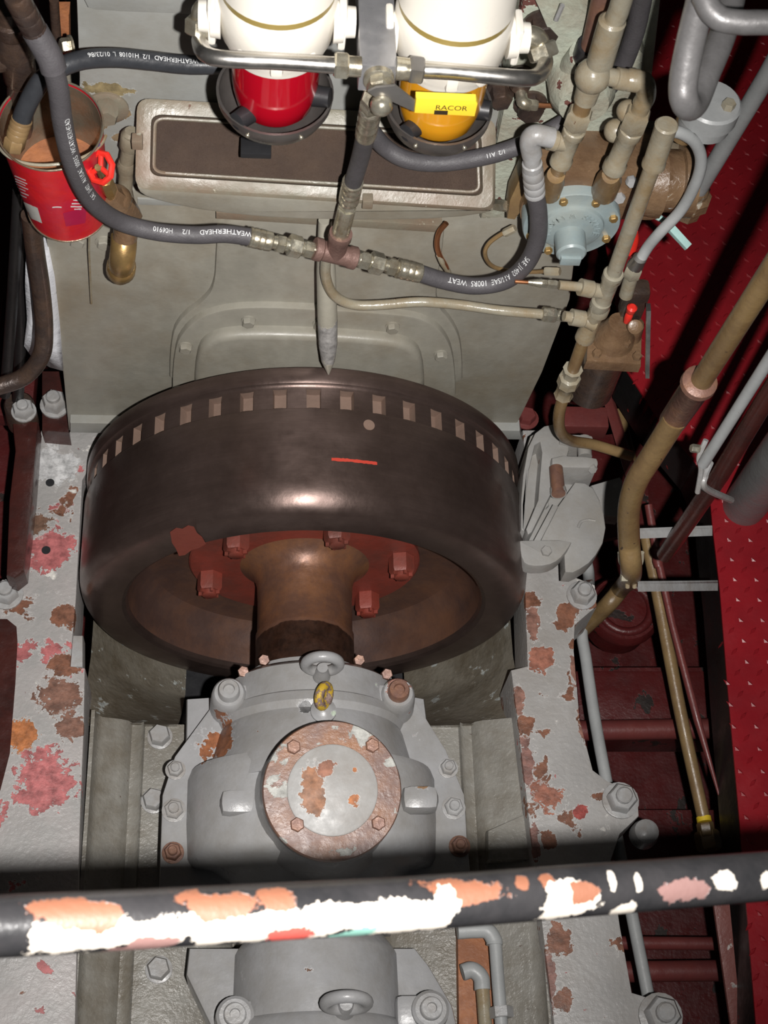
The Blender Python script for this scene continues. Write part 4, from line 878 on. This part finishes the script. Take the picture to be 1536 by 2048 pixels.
# oil filter assembly hanging beside
t = thing('oil_strainer', (1190, 800, .15), 'oil-caked strainer head with a dark scratched canister, right of the tan pipe', 'strainer')
hc = P(1236, 668, .26)
b = MB(); b.prism([hc+V(v) for v in ((-.062, -.050, -.02), (.045, -.055, -.02), (.055, .02, -.02), (.02, .05, -.02), (-.05, .045, -.02))], (0, 0, -.028), bev=.006); b.rev(hc+V((-.005, 0, -.03)), (0, 0, 1), [(0, .042), (.035, .038), (.05, .028), (.07, .022)], 20); b.rev(hc+V((.03, .01, -.03)), (0, 0, 1), [(0, .022), (.05, .018), (.055, .01)], 16); b.build('strainer_head', m_pumpb, t)
b = MB(); b.rev(hc+V((-.015, -.005, -.045)), (0, 0, -1), [(0, .044), (.01, .047), (.02, .046), (.15, .046), (.165, .034)], 32); b.build('canister', m_dark, t)
for v in ((-.042, -.038, -.016), (.036, -.042, -.016), (.036, .02, -.016), (-.018, -.020, .004), (.012, -.026, .004)): bolt(t, hc+V(v), (0, 0, 1), .009, .010, m_pumpb, 'bolt')
b = MB(); b.rev(P(1256, 636, .25), (0, 0, 1), [(-.012, .006), (.0, .0075), (.012, .0075), (.016, .005), (.022, .009), (.034, .010), (.038, .006)], 14); b.build('red_bleed_screw', m_valve, t)
b = MB(); b.rev(P(1268, 652, .24), (0, -.6, .6), [(0, .014), (.010, .014), (.012, .010)], 18); b.build('end_cap', m_pumpb, t)
b = MB(); b.box(P(1268, 600, .29), (.045, .04, .09), bev=.012); b.build('mounting_lug', m_dark, t)
b = MB(); b.prism([P(1293, 622, 2.75, 'd'), P(1302, 622, 2.75, 'd'), P(1299, 757, 2.82, 'd'), P(1291, 757, 2.82, 'd')], (.002, .02, -.004)); tag(b.build('flat_bar', m_steel), 'worn flat steel bar standing on edge over the red deck', 'bar')
b = MB(); b.sweep([P(1300, 425, 2.7, 'd'), P(1340, 448, 2.7, 'd')], .006, 8); b.prism([P(1344, 444, 2.68, 'd'), P(1384, 488, 2.7, 'd'), P(1374, 498, 2.7, 'd'), P(1334, 455, 2.68, 'd')], (0, .006, -.012), bev=.001); tag(b.build('flat_lever', m_mintb), 'chipped mint-green flat valve handle poking out over the red deck', 'handle')
b = MB(); b.tube([P(1262, 505, .3), P(1268, 480, .3), P(1266, 462, .3)], .009, 10); tag(b.build('red_lever', m_valve), 'small red lever tip behind the tall beige pipe', 'lever')

# galvanised conduit near the camera, top right
t = thing('conduit_bend', P(1385, 220, 1.72, 'd'), 'galvanised metal tube bent in a narrow U at the top right', 'conduit')
b = MB(); b.tube([P(1425, -80, 1.62, 'd'), P(1402, 0, 1.64, 'd'), P(1380, 90, 1.67, 'd'), P(1367, 160, 1.69, 'd'), P(1368, 198, 1.70, 'd'), P(1379, 213, 1.72, 'd'), P(1393, 198, 1.74, 'd'), P(1412, 150, 1.76, 'd'), P(1448, 60, 1.79, 'd'), P(1475, -60, 1.82, 'd')], .0165, 20); b.build('u_tube', m_galv, t)
b = MB(); b.tube([P(1405, -10, 1.62, 'd'), P(1428, 28, 1.62, 'd'), P(1475, 44, 1.62, 'd'), P(1640, 46, 1.62, 'd'), P(2600, 60, 1.62, 'd')], .0135, 18); b.build('cross_tube', m_galv, t)
t = thing('valve_bonnet', (1425, 200, .28), 'round grey valve bonnet half hidden behind the galvanised bend', 'valve')
vc = P(1425, 205, .30)
b = MB(); b.rev(vc, (0, 0, 1), [(-.05, .030), (-.05, .042), (-.03, .043), (-.028, .047), (0, .047), (.004, .043)], 30); b.build('bonnet', m_gpipe, t)
b = MB(); b.seg(P(1385, 240, .31), P(1362, 272, .31), [(0, .026), (1, .02)], 16); b.build('neck', m_tan, t)
bolt(t, vc+V((.022, -.012, .004)), (0, 0, 1), .011, .012, m_pipe, 'bolt')

# uprights on the right
t = thing('grey_upright_pipe', P(1390, 395, 3.0, 'd'), 'grey painted pipe with flaking patches rising from the deck at the upper right', 'pipe')
b = MB(); b.sweep([onward(P(1600, 30, 2.35, 'd'), P(1536, 148, 2.5, 'd')), P(1600, 30, 2.35, 'd'), P(1536, 148, 2.5, 'd'), P(1392, 388, 2.9, 'd')], .0165, 20); b.build('pipe_run', m_gpipe, t)
b = MB(); b.seg(P(1400, 372, 2.88, 'd'), P(1372, 425, 2.96, 'd'), [(0, .018), (.1, .024), (.3, .024), (.35, .034), (.6, .036), (.65, .028), (1, .028)], 8); b.build('coupling', m_pumpb, t)
t = thing('brown_upright_pipe', P(1262, 1120, 2.9, 'd'), 'greasy golden-brown pipe bending down from the right edge into the bilge', 'pipe')
b = MB(); b.tube([onward(P(1620, 420, 1.93, 'd'), P(1536, 552, 2.05, 'd')), P(1620, 420, 1.93, 'd'), P(1536, 552, 2.05, 'd'), P(1396, 772, 2.35, 'd')], .0175, 22); b.build('upper_run', m_gtan, t)
b = MB(); b.seg(P(1402, 760, 2.33, 'd'), P(1340, 850, 2.5, 'd'), [(0, .02), (.03, .028), (.09, .029), (.13, .024), (.9, .023), (1, .019)], 22); b.build('coupling', m_rbolt, t)
b = MB(); b.tube([P(1350, 838, 2.46, 'd'), P(1305, 910, 2.55, 'd'), P(1272, 965, 2.62, 'd'), P(1258, 1020, 2.7, 'd'), P(1258, 1080, 2.78, 'd'), P(1262, 1150, 2.88, 'd'), P(1246, 1172, -.02, 'z'), P(1215, 1210, -.10, 'z'), P(1160, 1262, -.22, 'z')], .0205, 20); b.build('lower_run', m_gtan, t)
t = thing('pipe_bracket', P(1400, 1170, 2.95, 'd'), 'flat bar bracket clamping the brown pipe to the deck edge', 'bracket')
b = MB(); b.prism([P(1276, 1168, 2.86, 'd'), P(1436, 1166, 3.12, 'd'), P(1436, 1182, 3.12, 'd'), P(1276, 1184, 2.86, 'd')], (0, .006, 0), bev=.001); b.build('bar', m_bolt, t)
b = MB()
for s_ in (-1, 1): b.tube([P(1262+s_*22, 1105, 2.82, 'd'), P(1262+s_*20, 1125, 2.84, 'd'), P(1262+s_*8, 1142, 2.86, 'd'), P(1262+s_*7, 1175, 2.88, 'd')], .0045, 8)
b.build('clamp', m_pipe, t)
bolt(t, P(1254, 1155, 2.84, 'd'), (-1, 0, 0), .009, .012, m_pipe, 'bolt')
b = MB(); b.prism([P(1278, 1062, 3.0, 'd'), P(1425, 1056, 3.12, 'd'), P(1425, 1072, 3.12, 'd'), P(1278, 1078, 3.0, 'd')], (0, .006, 0), bev=.001); tag(b.build('stay_bar', m_bolt), 'flat steel stay bar sticking out level from the top corner of the right deck', 'bar')
t = thing('grey_post', P(1470, 1010, ZD, 'z'), 'thick grey post with orange rust scar standing on the red deck at the right edge', 'post')
pb = P(1488, 1012, ZD, 'z'); b = MB(); pt = P(1680, 760, 2.55, 'd')
b.sweep([pb, pb+(pt-pb)*.5, pt, pt+(pt-pb).normalized()*.9], .052, 28); b.build('post_tube', m_post, t)
t = thing('black_pipe', P(1400, 1000, 2.9, 'd'), 'dark maroon pipe running beside the thick grey post', 'pipe')
b = MB(); b.sweep([onward(P(1600, 690, 2.5, 'd'), P(1536, 790, 2.6, 'd')), P(1600, 690, 2.5, 'd'), P(1536, 790, 2.6, 'd'), P(1440, 950, 2.8, 'd'), P(1330, 1110, 3.1, 'd')], .0175, 18); b.build('pipe_run', m_rod, t)
t = thing('thin_conduit', P(1410, 920, 2.7, 'd'), 'thin pale grey conduit with a clamp at its foot, left of the thick grey post', 'conduit')
b = MB(); b.sweep([onward(P(1640, 560, 2.2, 'd'), P(1536, 722, 2.4, 'd')), P(1640, 560, 2.2, 'd'), P(1536, 722, 2.4, 'd'), P(1406, 928, 2.68, 'd')], .0105, 16); b.build('pipe_run', m_gpipe, t)
b = MB(); b.tube([P(1412, 880, 2.66, 'd'), P(1398, 915, 2.68, 'd'), P(1402, 940, 2.7, 'd'), P(1395, 985, 2.74, 'd')], .005, 8); b.tube([P(1420, 925, 2.7, 'd'), P(1410, 950, 2.72, 'd'), P(1410, 975, 2.74, 'd'), P(1462, 1000, 2.9, 'd')], .007, 8); b.build('clamp', m_bolt, t)
bolt(t, P(1398, 898, 2.67, 'd'), (-1, 0, .2), .008, .016, m_nut, 'bolt')

# long tubes down in the bilge
t = thing('sounding_pipe', P(1410, 1650, -.35, 'z'), 'long tan bilge pipe with a yellow ring at its foot, right of the bed', 'pipe')
b = MB(); b.tube([P(1290, 1060, -.12, 'z'), P(1318, 1200, -.16, 'z'), P(1360, 1420, -.22, 'z'), P(1408, 1640, -.28, 'z')], .0155, 18); b.build('pipe_run', m_tan, t)
b = MB(); b.seg(P(1407, 1634, -.28, 'z'), P(1409, 1644, -.28, 'z'), [(0, .0175), (1, .0175)], 18); b.build('yellow_ring', m_yellow, t)
b = MB(); nut(b, P(1409, 1644, -.28, 'z'), P(1414, 1672, -.29, 'z'), .020); nut(b, P(1412, 1662, -.3, 'z'), P(1420, 1700, -.3, 'z'), .030); b.build('end_fitting', m_tan, t)
t = thing('slim_rod', P(1400, 1450, -.2, 'z'), 'slim maroon rod slanting alongside the long tan bilge pipe', 'rod')
b = MB(); b.sweep([P(1297, 1010, -.05, 'z'), P(1312, 1100, -.08, 'z'), P(1345, 1250, -.12, 'z'), P(1395, 1440, -.16, 'z'), P(1438, 1590, -.2, 'z')], [.010, .010, .009, .0095, .003], 12)
b.seg(P(1310, 1095, -.08, 'z'), P(1318, 1135, -.09, 'z'), [(0, .011), (.1, .014), (.3, .014), (.4, .011), (.7, .013), (1, .011)], 14); b.build('rod_body', m_bred, t)
t = thing('side_pipe', P(1190, 1450, -.1, 'z'), 'grey pipe running along the outer side of the right bed rail', 'pipe')
b = MB(); b.tube([P(1160, 1090, .02, 'z'), P(1176, 1140, 0, 'z'), P(1176, 1190, -.16, 'z'), P(1164, 1260, -.19, 'z'), P(1172, 1320, -.19, 'z'), P(1190, 1440, -.19, 'z'), P(1216, 1580, -.19, 'z'), P(1250, 1760, -.19, 'z'), P(1270, 1860, -.19, 'z'), P(1300, 2010, -.19, 'z')], .0140, 16); b.build('pipe_run', m_gpipe, t)
t = thing('sloping_bar', P(1460, 1950, -.2, 'z'), 'flaking maroon flat bar slanting down at the lower right, below the handrail', 'bar')
b = MB(); b.prism([P(1425, 1790, -.12, 'z'), P(1458, 1790, -.12, 'z'), P(1486, 2080, -.2, 'z'), P(1466, 2080, -.2, 'z')], (0, 0, -.01), bev=.002); b.build('bar', mat('flaking maroon bar', (.20, .07, .06), .45, peel=[((.42, .38, .36), 22, .60)], bump=.4), t)
b = MB(); b.prism([P(x, y, -.25, 'z') for x, y in ((1195, 765), (1215, 770), (1275, 960), (1255, 970))], (.01, 0, -.01), bev=.004); tag(b.build('stay_rod', m_bred), 'red strut leaning in the gap below the dark strainer canister', 'strut')
b = MB(); b.sweep([P(1240, 820, -.3, 'z'), P(1272, 950, -.3, 'z')], .012, 12); tag(b.build('tan_rod', m_tan), 'short tan rod beside the red strut below the strainer', 'rod')
b = MB(); b.box(P(1165, 845, -.12, 'z'), (.12, .06, .06), bev=.006); tag(b.build('red_block', m_bred), 'small red block in the gap under the tan pipe bend', 'block')
b = MB(); b.prism([P(x, y, -.32, 'z') for x, y in ((1130, 880), (1290, 860), (1300, 1060), (1200, 1080))], (0, 0, -.02)); tag(b.build('bilge_plate', m_dred), 'dark red plate low in the gap behind the grey bracket', 'plate')

# ================================================================= BARRING BRACKET right of flywheel
t = thing('barring_bracket', (1110, 1120, 0, 'z'), 'grey cast bracket with a brown pin and rounded plate, right of the flywheel', 'bracket')
BZ = .16
b = MB(); b.prism([P(x, y, BZ, 'z') for x, y in ((1078, 1085), (1112, 1018), (1150, 964), (1170, 966), (1186, 976), (1200, 1002), (1208, 1028), (1212, 1055), (1206, 1086), (1192, 1110), (1178, 1126), (1160, 1138), (1146, 1145), (1130, 1144), (1128, 1100))], (0, 0, -.05), bev=.005); b.build('round_plate', m_caliper, t)
b = MB(); b.prism([P(x, y, BZ-.02, 'z') for x, y in ((1060, 872), (1092, 850), (1132, 866), (1150, 930), (1150, 965), (1110, 1020), (1078, 1085), (1046, 1085), (1042, 1040), (1044, 960), (1052, 900))], (0, 0, -.12), bev=.006); b.build('back_plate', m_caliper, t)
b = MB(); b.prism([P(x, y, BZ+.035, 'z') for x, y in ((1042, 1060), (1042, 1000), (1046, 950), (1056, 895), (1070, 866), (1088, 852), (1105, 848), (1122, 854), (1136, 868), (1138, 900), (1130, 930), (1122, 948), (1096, 1000), (1064, 1064), (1056, 1070), (1052, 1058), (1076, 1000), (1080, 950), (1084, 905), (1080, 884), (1070, 890), (1058, 940), (1050, 1010), (1050, 1062))], (0, 0, -.12), bev=.005); b.build('side_web', m_caliper, t)
b = MB(); b.prism([P(x, y, BZ+.02, 'z') for x, y in ((1106, 1008), (1117, 1012), (1074, 1096), (1058, 1098))], (0, 0, -.06), bev=.004); b.build('rib', m_caliper, t)
b = MB(); b.prism(chaikin([P(x, y, BZ+.03, 'z') for x, y in ((1038, 1082), (1044, 1080), (1146, 1079), (1136, 1098), (1118, 1120), (1095, 1131), (1060, 1132), (1044, 1122))], 1), (0, 0, -.04), bev=.005); ft = b.build('foot', m_caliper, t)
bolt(ft, (1092, 1104, BZ+.03, 'z'), (0, 0, 1), .012, .010, m_caliper, 'bolt')
for x0, y0, x1, y1, hh in ((1122, 868, 1182, 870, 12), (1104, 910, 1192, 914, 22)):
    b = MB(); b.prism(chaikin([P(x0, y0, BZ+.06, 'z'), P(x1, y1, BZ+.06, 'z'), P(x1+5, y1+hh*.5, BZ+.06, 'z'), P(x1+2, y1+hh, BZ+.06, 'z'), P(x0, y0+hh+2, BZ+.06, 'z')], 1), (0, 0, -.10), bev=.004); b.build('clevis_arm', m_caliper, t)
b = MB(); b.seg(P(1167, 876, BZ+.04, 'z'), P(1170, 914, BZ+.04, 'z'), [(0, .016), (1, .016)], 18); b.build('clevis_roller', m_caliper, t)
b = MB(); b.seg(P(1112, 936, BZ+.055, 'z'), P(1117, 988, BZ+.065, 'z'), [(0, .0150), (.9, .0155), (1, .0155)], 20); b.build('pin', m_rbolt, t)
b = MB(); b.rev(P(1117, 984, BZ+.060, 'z'), (0, -1, .25), [(-.010, .0175), (0, .0185), (.006, .0175)], 20); b.build('pin_head', m_caliper, t)
bolt(t, P(1184, 934, BZ+.05, 'z'), (0, -1, .4), .011, .012, m_caliper, 'bolt')
bolt(t, P(1088, 1012, BZ-.01, 'z'), (0, 0, 1), .010, .010, m_caliper, 'bolt')
b = MB(); b.tube([P(1156, 1056, BZ, 'z'), P(1162, 1044, BZ, 'z'), P(1176, 1040, BZ, 'z'), P(1190, 1042, BZ, 'z')], .0035, 8); b.build('cast_handle', m_caliper, t)
b = MB(); b.prism([P(x, y, .06, 'z') for x, y in ((1182, 970), (1240, 953), (1246, 962), (1238, 1034), (1206, 1030), (1198, 1000))], (0, 0, -.04), bev=.006); b.build('side_arm', m_caliper, t)
t = thing('foot_bolt', (1050, 840, .05, 'z'), 'reddish hex bolt head at the right foot of the engine block', 'bolt')
bolt(t, (1052, 838, .06, 'z'), (0, 0, 1), .022, .025, m_bred, 'bolt_head', .03)

# ================================================================= LEFT SIDE
t = thing('paint_tin', (125, 400, .22), 'red label tin with wire handle and rusty sludge inside, hanging left of the engine', 'tin')
top = P(100, 250, .30); bot = P(137, 412, .335)
Dt = (top-bot).normalized(); ht = (top-bot).length; rT, rB = 105/S(top), 80/S(bot)
x_, y_, z_ = basis(Dt)
b = MB(); b.rev(bot, Dt, [(0, rB*.97), (.002, rB), (ht, rT), (ht+.001, rT-.0012), (.004, rB-.0015)], 56); b.bm.faces.ensure_lookup_table()
tn = b.build('tin_wall', [m_bucket], t)
b = MB(); b.rev(bot, Dt, [(.004, rB-.004), (ht-.004, rT-.0035), (ht-.004, rT-.0028), (.003, rB-.0026)], 56)
bm = b.bm; bm.faces.ensure_lookup_table()
big = sorted(bm.faces, key=lambda f: -f.calc_area())[:2]
bmesh.ops.delete(bm, geom=[f for f in bm.faces if len(f.verts) > 10], context='FACES_ONLY')
b.build('tin_lining', m_tin, t)
for c_, r_x in ((top, rT), (bot, rB)):
    b = MB(); b.torus(c_, Dt, r_x, .0019, 56, 8); b.build('rim_bead', m_tin, tn)
b = MB(); b.rev(bot+Dt*ht*.42, Dt, [(0, .02), (.0, rB*1.08), (.002, rB*1.08)], 40); b.build('sludge', m_rust, t)
hd = []
for k_ in range(0, 13):
    a_ = PI*k_/12; side = (R_*math.cos(a_)*-1)
    hd.append(top - Dt*.03 + R_*(-math.cos(a_))*rT*1.03 + (-U_*.55-fw*.75).normalized()*math.sin(a_)*rT*1.08 - Dt*math.sin(a_)*.02)
b = MB(); b.tube(hd, .0026, 8, 3); b.build('wire_handle', m_pipe, t)
# label marks on the tin
def on_tin(px, py, off=.0008):
    d = ray(px, py); best = None; o = CAM-bot
    # march along the ray until inside the cone
    s_ = 1.6
    while s_ < 3.6:
        p = CAM+d*s_; h_ = (p-bot).dot(Dt); rad = ((p-bot)-Dt*h_).length
        if rad < rB+(rT-rB)*h_/ht and 0 <= h_ <= ht: break
        s_ += .002
    if s_ >= 3.6:
        cand = [CAM+d*(1.6+.002*i) for i in range(900)]
        p = min(cand, key=lambda q: abs((q-bot-Dt*(q-bot).dot(Dt)).length-rB)); s_ = (p-CAM).dot(fw)
    p = CAM+d*s_; h_ = max(0, min(ht, (p-bot).dot(Dt))); n_ = ((p-bot)-Dt*(p-bot).dot(Dt)).normalized()
    return bot+Dt*h_+n_*(rB+(rT-rB)*h_/ht+off)
def tinpatch(name, quad, m_, nu=6, nv=3):
    b = MB(); bm = b.bm; g = []
    for i in range(nu+1):
        row = []
        for j in range(nv+1):
            u, v = i/nu, j/nv
            x = (quad[0][0]*(1-u)+quad[1][0]*u)*(1-v)+(quad[3][0]*(1-u)+quad[2][0]*u)*v
            y = (quad[0][1]*(1-u)+quad[1][1]*u)*(1-v)+(quad[3][1]*(1-u)+quad[2][1]*u)*v
            row.append(bm.verts.new(on_tin(x, y)))
        g.append(row)
    for i in range(nu):
        for j in range(nv): bm.faces.new((g[i][j], g[i+1][j], g[i+1][j+1], g[i][j+1]))
    return b.build(name, m_, tn)
m_lab = mat('label grey panel', (.60, .60, .56), .4, bump=.05); m_crim = mat('crimson label', (.42, .01, .06), .35, bump=.1)
m_lyel = mat('label yellow flash', (.85, .60, .12), .4, bump=.05); m_lblu = mat('label blue', (.10, .06, .35), .4, bump=.05)
tinpatch('label_panel', ((48, 403), (76, 415), (85, 446), (58, 434)), m_lab)
tinpatch('crimson_panel', ((126, 425), (172, 414), (170, 445), (132, 452)), m_crim)
for i_, (x, y, l_) in enumerate(((30, 350, 22), (31, 356, 24), (32, 361, 20), (33, 367, 24), (34, 373, 18), (36, 380, 22), (38, 387, 16), (146, 398, 14), (143, 405, 20), (141, 411, 22), (148, 416, 14), (105, 412, 18))):
    tinpatch('label_line', ((x, y), (x+l_, y+l_*.42 if x < 60 else y), (x+l_, y+l_*.42+2 if x < 60 else y+2.4), (x, y+2.2)), m_white, 3, 1)
tinpatch('label_flash', ((166, 306), (186, 290), (190, 297), (172, 312)), m_lyel, 3, 2); tinpatch('label_spot', ((186, 284), (198, 280), (200, 292), (188, 296)), m_lblu, 3, 2)

t = thing('gate_valve', (215, 400, .30), 'small brass valve with a red wheel handle between the red tin and the engine', 'valve')
wc = P(201, 335, .25)
b = MB(); nn_ = V((-.5, -.5, .6)).normalized(); b.torus(wc, nn_, .024, .0055, 8, 8); xx, yy, _z = basis(nn_)
for k_ in range(3):
    a_ = k_*2*PI/3; b.sweep([wc, wc+(xx*math.cos(a_)+yy*math.sin(a_))*.024], .0045, 8)
b.build('hand_wheel', m_valve, t)
b = MB(); b.sweep([wc+nn_*.006, P(222, 395, .31)], .006, 10); nut(b, P(210, 360, .28), P(220, 385, .30), .013); b.build('stem', m_brass, t)
b = MB(); b.sphere(P(232, 400, .33), .028); b.seg(P(215, 385, .32), P(262, 435, .34), [(0, .02), (.3, .026), (.7, .026), (1, .022)], 8); b.build('valve_body', m_pumpb, t)
b = MB(); b.tube([P(252, 430, .34), P(252, 455, .335), P(250, 475, .33)], .022, 16); b.build('outlet', m_pumpb, t)
t = thing('feed_pipe', (255, 330, .40), 'grimy pipe with joints running down beside the screen box', 'pipe')
b = MB(); b.sweep([P(262, 270, .38), P(254, 320, .375), P(250, 380, .37), P(258, 420, .36)], .013, 14); b.seg(P(264, 262, .385), P(258, 300, .38), [(0, .012), (.2, .018), (.8, .018), (1, .014)], 14); b.seg(P(254, 322, .375), P(252, 345, .375), [(0, .014), (.3, .017), (1, .014)], 14); b.build('pipe_run', m_grime, t)
t = thing('brass_elbow', (245, 520, .33), 'golden brass elbow fitting on the engine face below the long hose', 'pipe fitting')
b = MB(); b.tube([P(248, 470, .34), P(247, 495, .32), P(244, 520, .31), P(242, 540, .33)], .0235, 20); b.build('elbow', m_brass, t)
b = MB(); b.seg(P(243, 530, .32), P(240, 552, .345), [(0, .024), (.1, .027), (.5, .027), (.6, .022), (1, .018)], 20); b.build('collar', m_brass, t)
t = thing('cable_tie', (178, 520, .33), 'thin pale strap hanging straight down from the red tin', 'strap')
b = MB(); b.sweep([P(180, 420, .37), P(178, 500, .385), P(183, 607, .40)], .0022, 6); b.build('strap', m_pipe, t)
t = thing('exhaust_pipe', (85, 600, .2), 'dark oily pipe dropping beneath the red tin and curving off left', 'pipe')
b = MB(); b.tube([P(62, 430, .38), P(70, 500, .38), P(82, 580, .36), P(88, 655, .33), P(82, 712, .30), P(45, 755, .28), P(-20, 778, .26)], .0180, 20); b.build('pipe_run', m_dark, t)
b = MB(); bm = b.bm; g = []
oa = [(52, 500), (74, 500), (96, 500), (108, 560), (118, 640), (126, 742), (100, 735), (62, 712), (48, 692), (54, 640), (50, 570)]
cx_, cy_ = 88, 640
ctr = bm.verts.new(P(cx_, cy_, .39)); rg = []
for k_ in (1, .6):
    rg.append([bm.verts.new(P(cx_+(x-cx_)*k_, cy_+(y-cy_)*k_, .415-.01*random.random() if k_ == 1 else .385+.03*random.random())) for x, y in oa])
n_ = len(oa)
for i in range(n_):
    bm.faces.new((rg[0][i], rg[0][(i+1) % n_], rg[1][(i+1) % n_], rg[1][i])); bm.faces.new((rg[1][i], rg[1][(i+1) % n_], ctr))
bk = bmesh.ops.extrude_face_region(bm, geom=bm.faces[:])
for v in [g for g in bk['geom'] if isinstance(g, bmesh.types.BMVert)]: v.co += V((0, .06, -.02))
tag(b.build('plastic_bag', m_rag, None, 80), 'crumpled white printed plastic bag stuffed behind the dark pipe', 'bag')
t = thing('angle_bracket', (110, 820, .38), 'dark maroon angle bracket with a lumpy painted nut at the left engine foot', 'bracket')
b = MB(); b.prism([P(x, y, .06, 'z') for x, y in ((84, 742), (122, 742), (138, 865), (84, 860))], (0, 0, -.06), bev=.003); b.build('plate', m_rod, t)
bolt(t, (110, 812, .06, 'z'), (0, 0, 1), .028, .035, m_bolt, 'nut', .034, .016)
t = thing('link_arm', (60, 950, 0, 'z'), 'long dark maroon lever arm with a nut on top, left of the bed rail', 'lever arm')
b = MB(); b.prism([P(x, y, .10, 'z') for x, y in ((24, 842), (76, 842), (72, 900), (66, 980), (48, 1140), (28, 1156), (12, 1150), (18, 1000), (30, 900))], (0, 0, -.07), bev=.008); b.build('arm', m_rod, t)
b = MB(); b.rev(P(47, 845, .05, 'z'), (0, 0, 1), [(0, .036), (.08, .034), (.085, .03)], 24); b.build('arm_eye', m_dark, t)
bolt(t, (48, 824, .135, 'z'), (0, 0, 1), .025, .026, m_bolt, 'nut', .028, .013)
t = thing('left_fitting', (30, 120, .34), 'brown threaded tee fitting in the top left corner behind the long hose', 'pipe fitting')
b = MB(); b.seg(P(18, 10, .36), P(42, 165, .36), [(0, .024), (.15, .024), (.17, .030), (.3, .030), (.34, .026), (.5, .031), (.6, .031), (.62, .027), (.95, .026), (1, .02)], 18); b.seg(P(32, 112, .36), P(-30, 118, .36), [(0, .022), (1, .024)], 16); b.build('tee_body', m_dark, t)
b = MB(); b.sweep([P(42, 160, .36), P(40, 260, .38)], .022, 14); b.build('stub', m_dark, t)
for pts, r_2, m_, lab in (([(38, 380, .45), (30, 520, .42), (22, 640, .40), (10, 790, .38)], .012, m_blk, 'black cable running down the far left edge'),
                          ([(50, 450, .48), (40, 560, .47), (42, 640, .46), (38, 760, .44), (36, 800, .44)], .013, m_blk, 'second black cable, just left of the plastic bag'),
                          ([(108, 0, .5), (112, 60, .5), (118, 130, .5), (112, 200, .5)], .008, m_dark, 'thin dark cable beside the upper left edge of the engine')):
    b = MB(); b.tube([P(*q_) for q_ in pts], r_2, 10); tag(b.build('cable', m_), lab, 'cable')
b = MB(); b.prism([P(x, y, .55) for x, y in ((112, 30), (138, 30), (140, 150), (116, 150))], (0, .03, 0), bev=.003); tag(b.build('rusty_plate', m_rust), 'narrow orange rusty plate beside the upper left edge of the engine', 'plate')
bolt(tag(thing('edge_bolt', (140, 90, .42), 'bright hex bolt at the upper left edge of the engine', 'bolt'), None), (143, 92, .43), (-1, -.4, .2), .014, .018, m_nut, 'bolt_head', .018)
b = MB(); b.box(P(36, 720, -.1, 'z'), (.10, .35, .05), bev=.004); tag(b.build('red_ledge', m_dred), 'dark red ledge at the far left under the black cables', 'ledge')
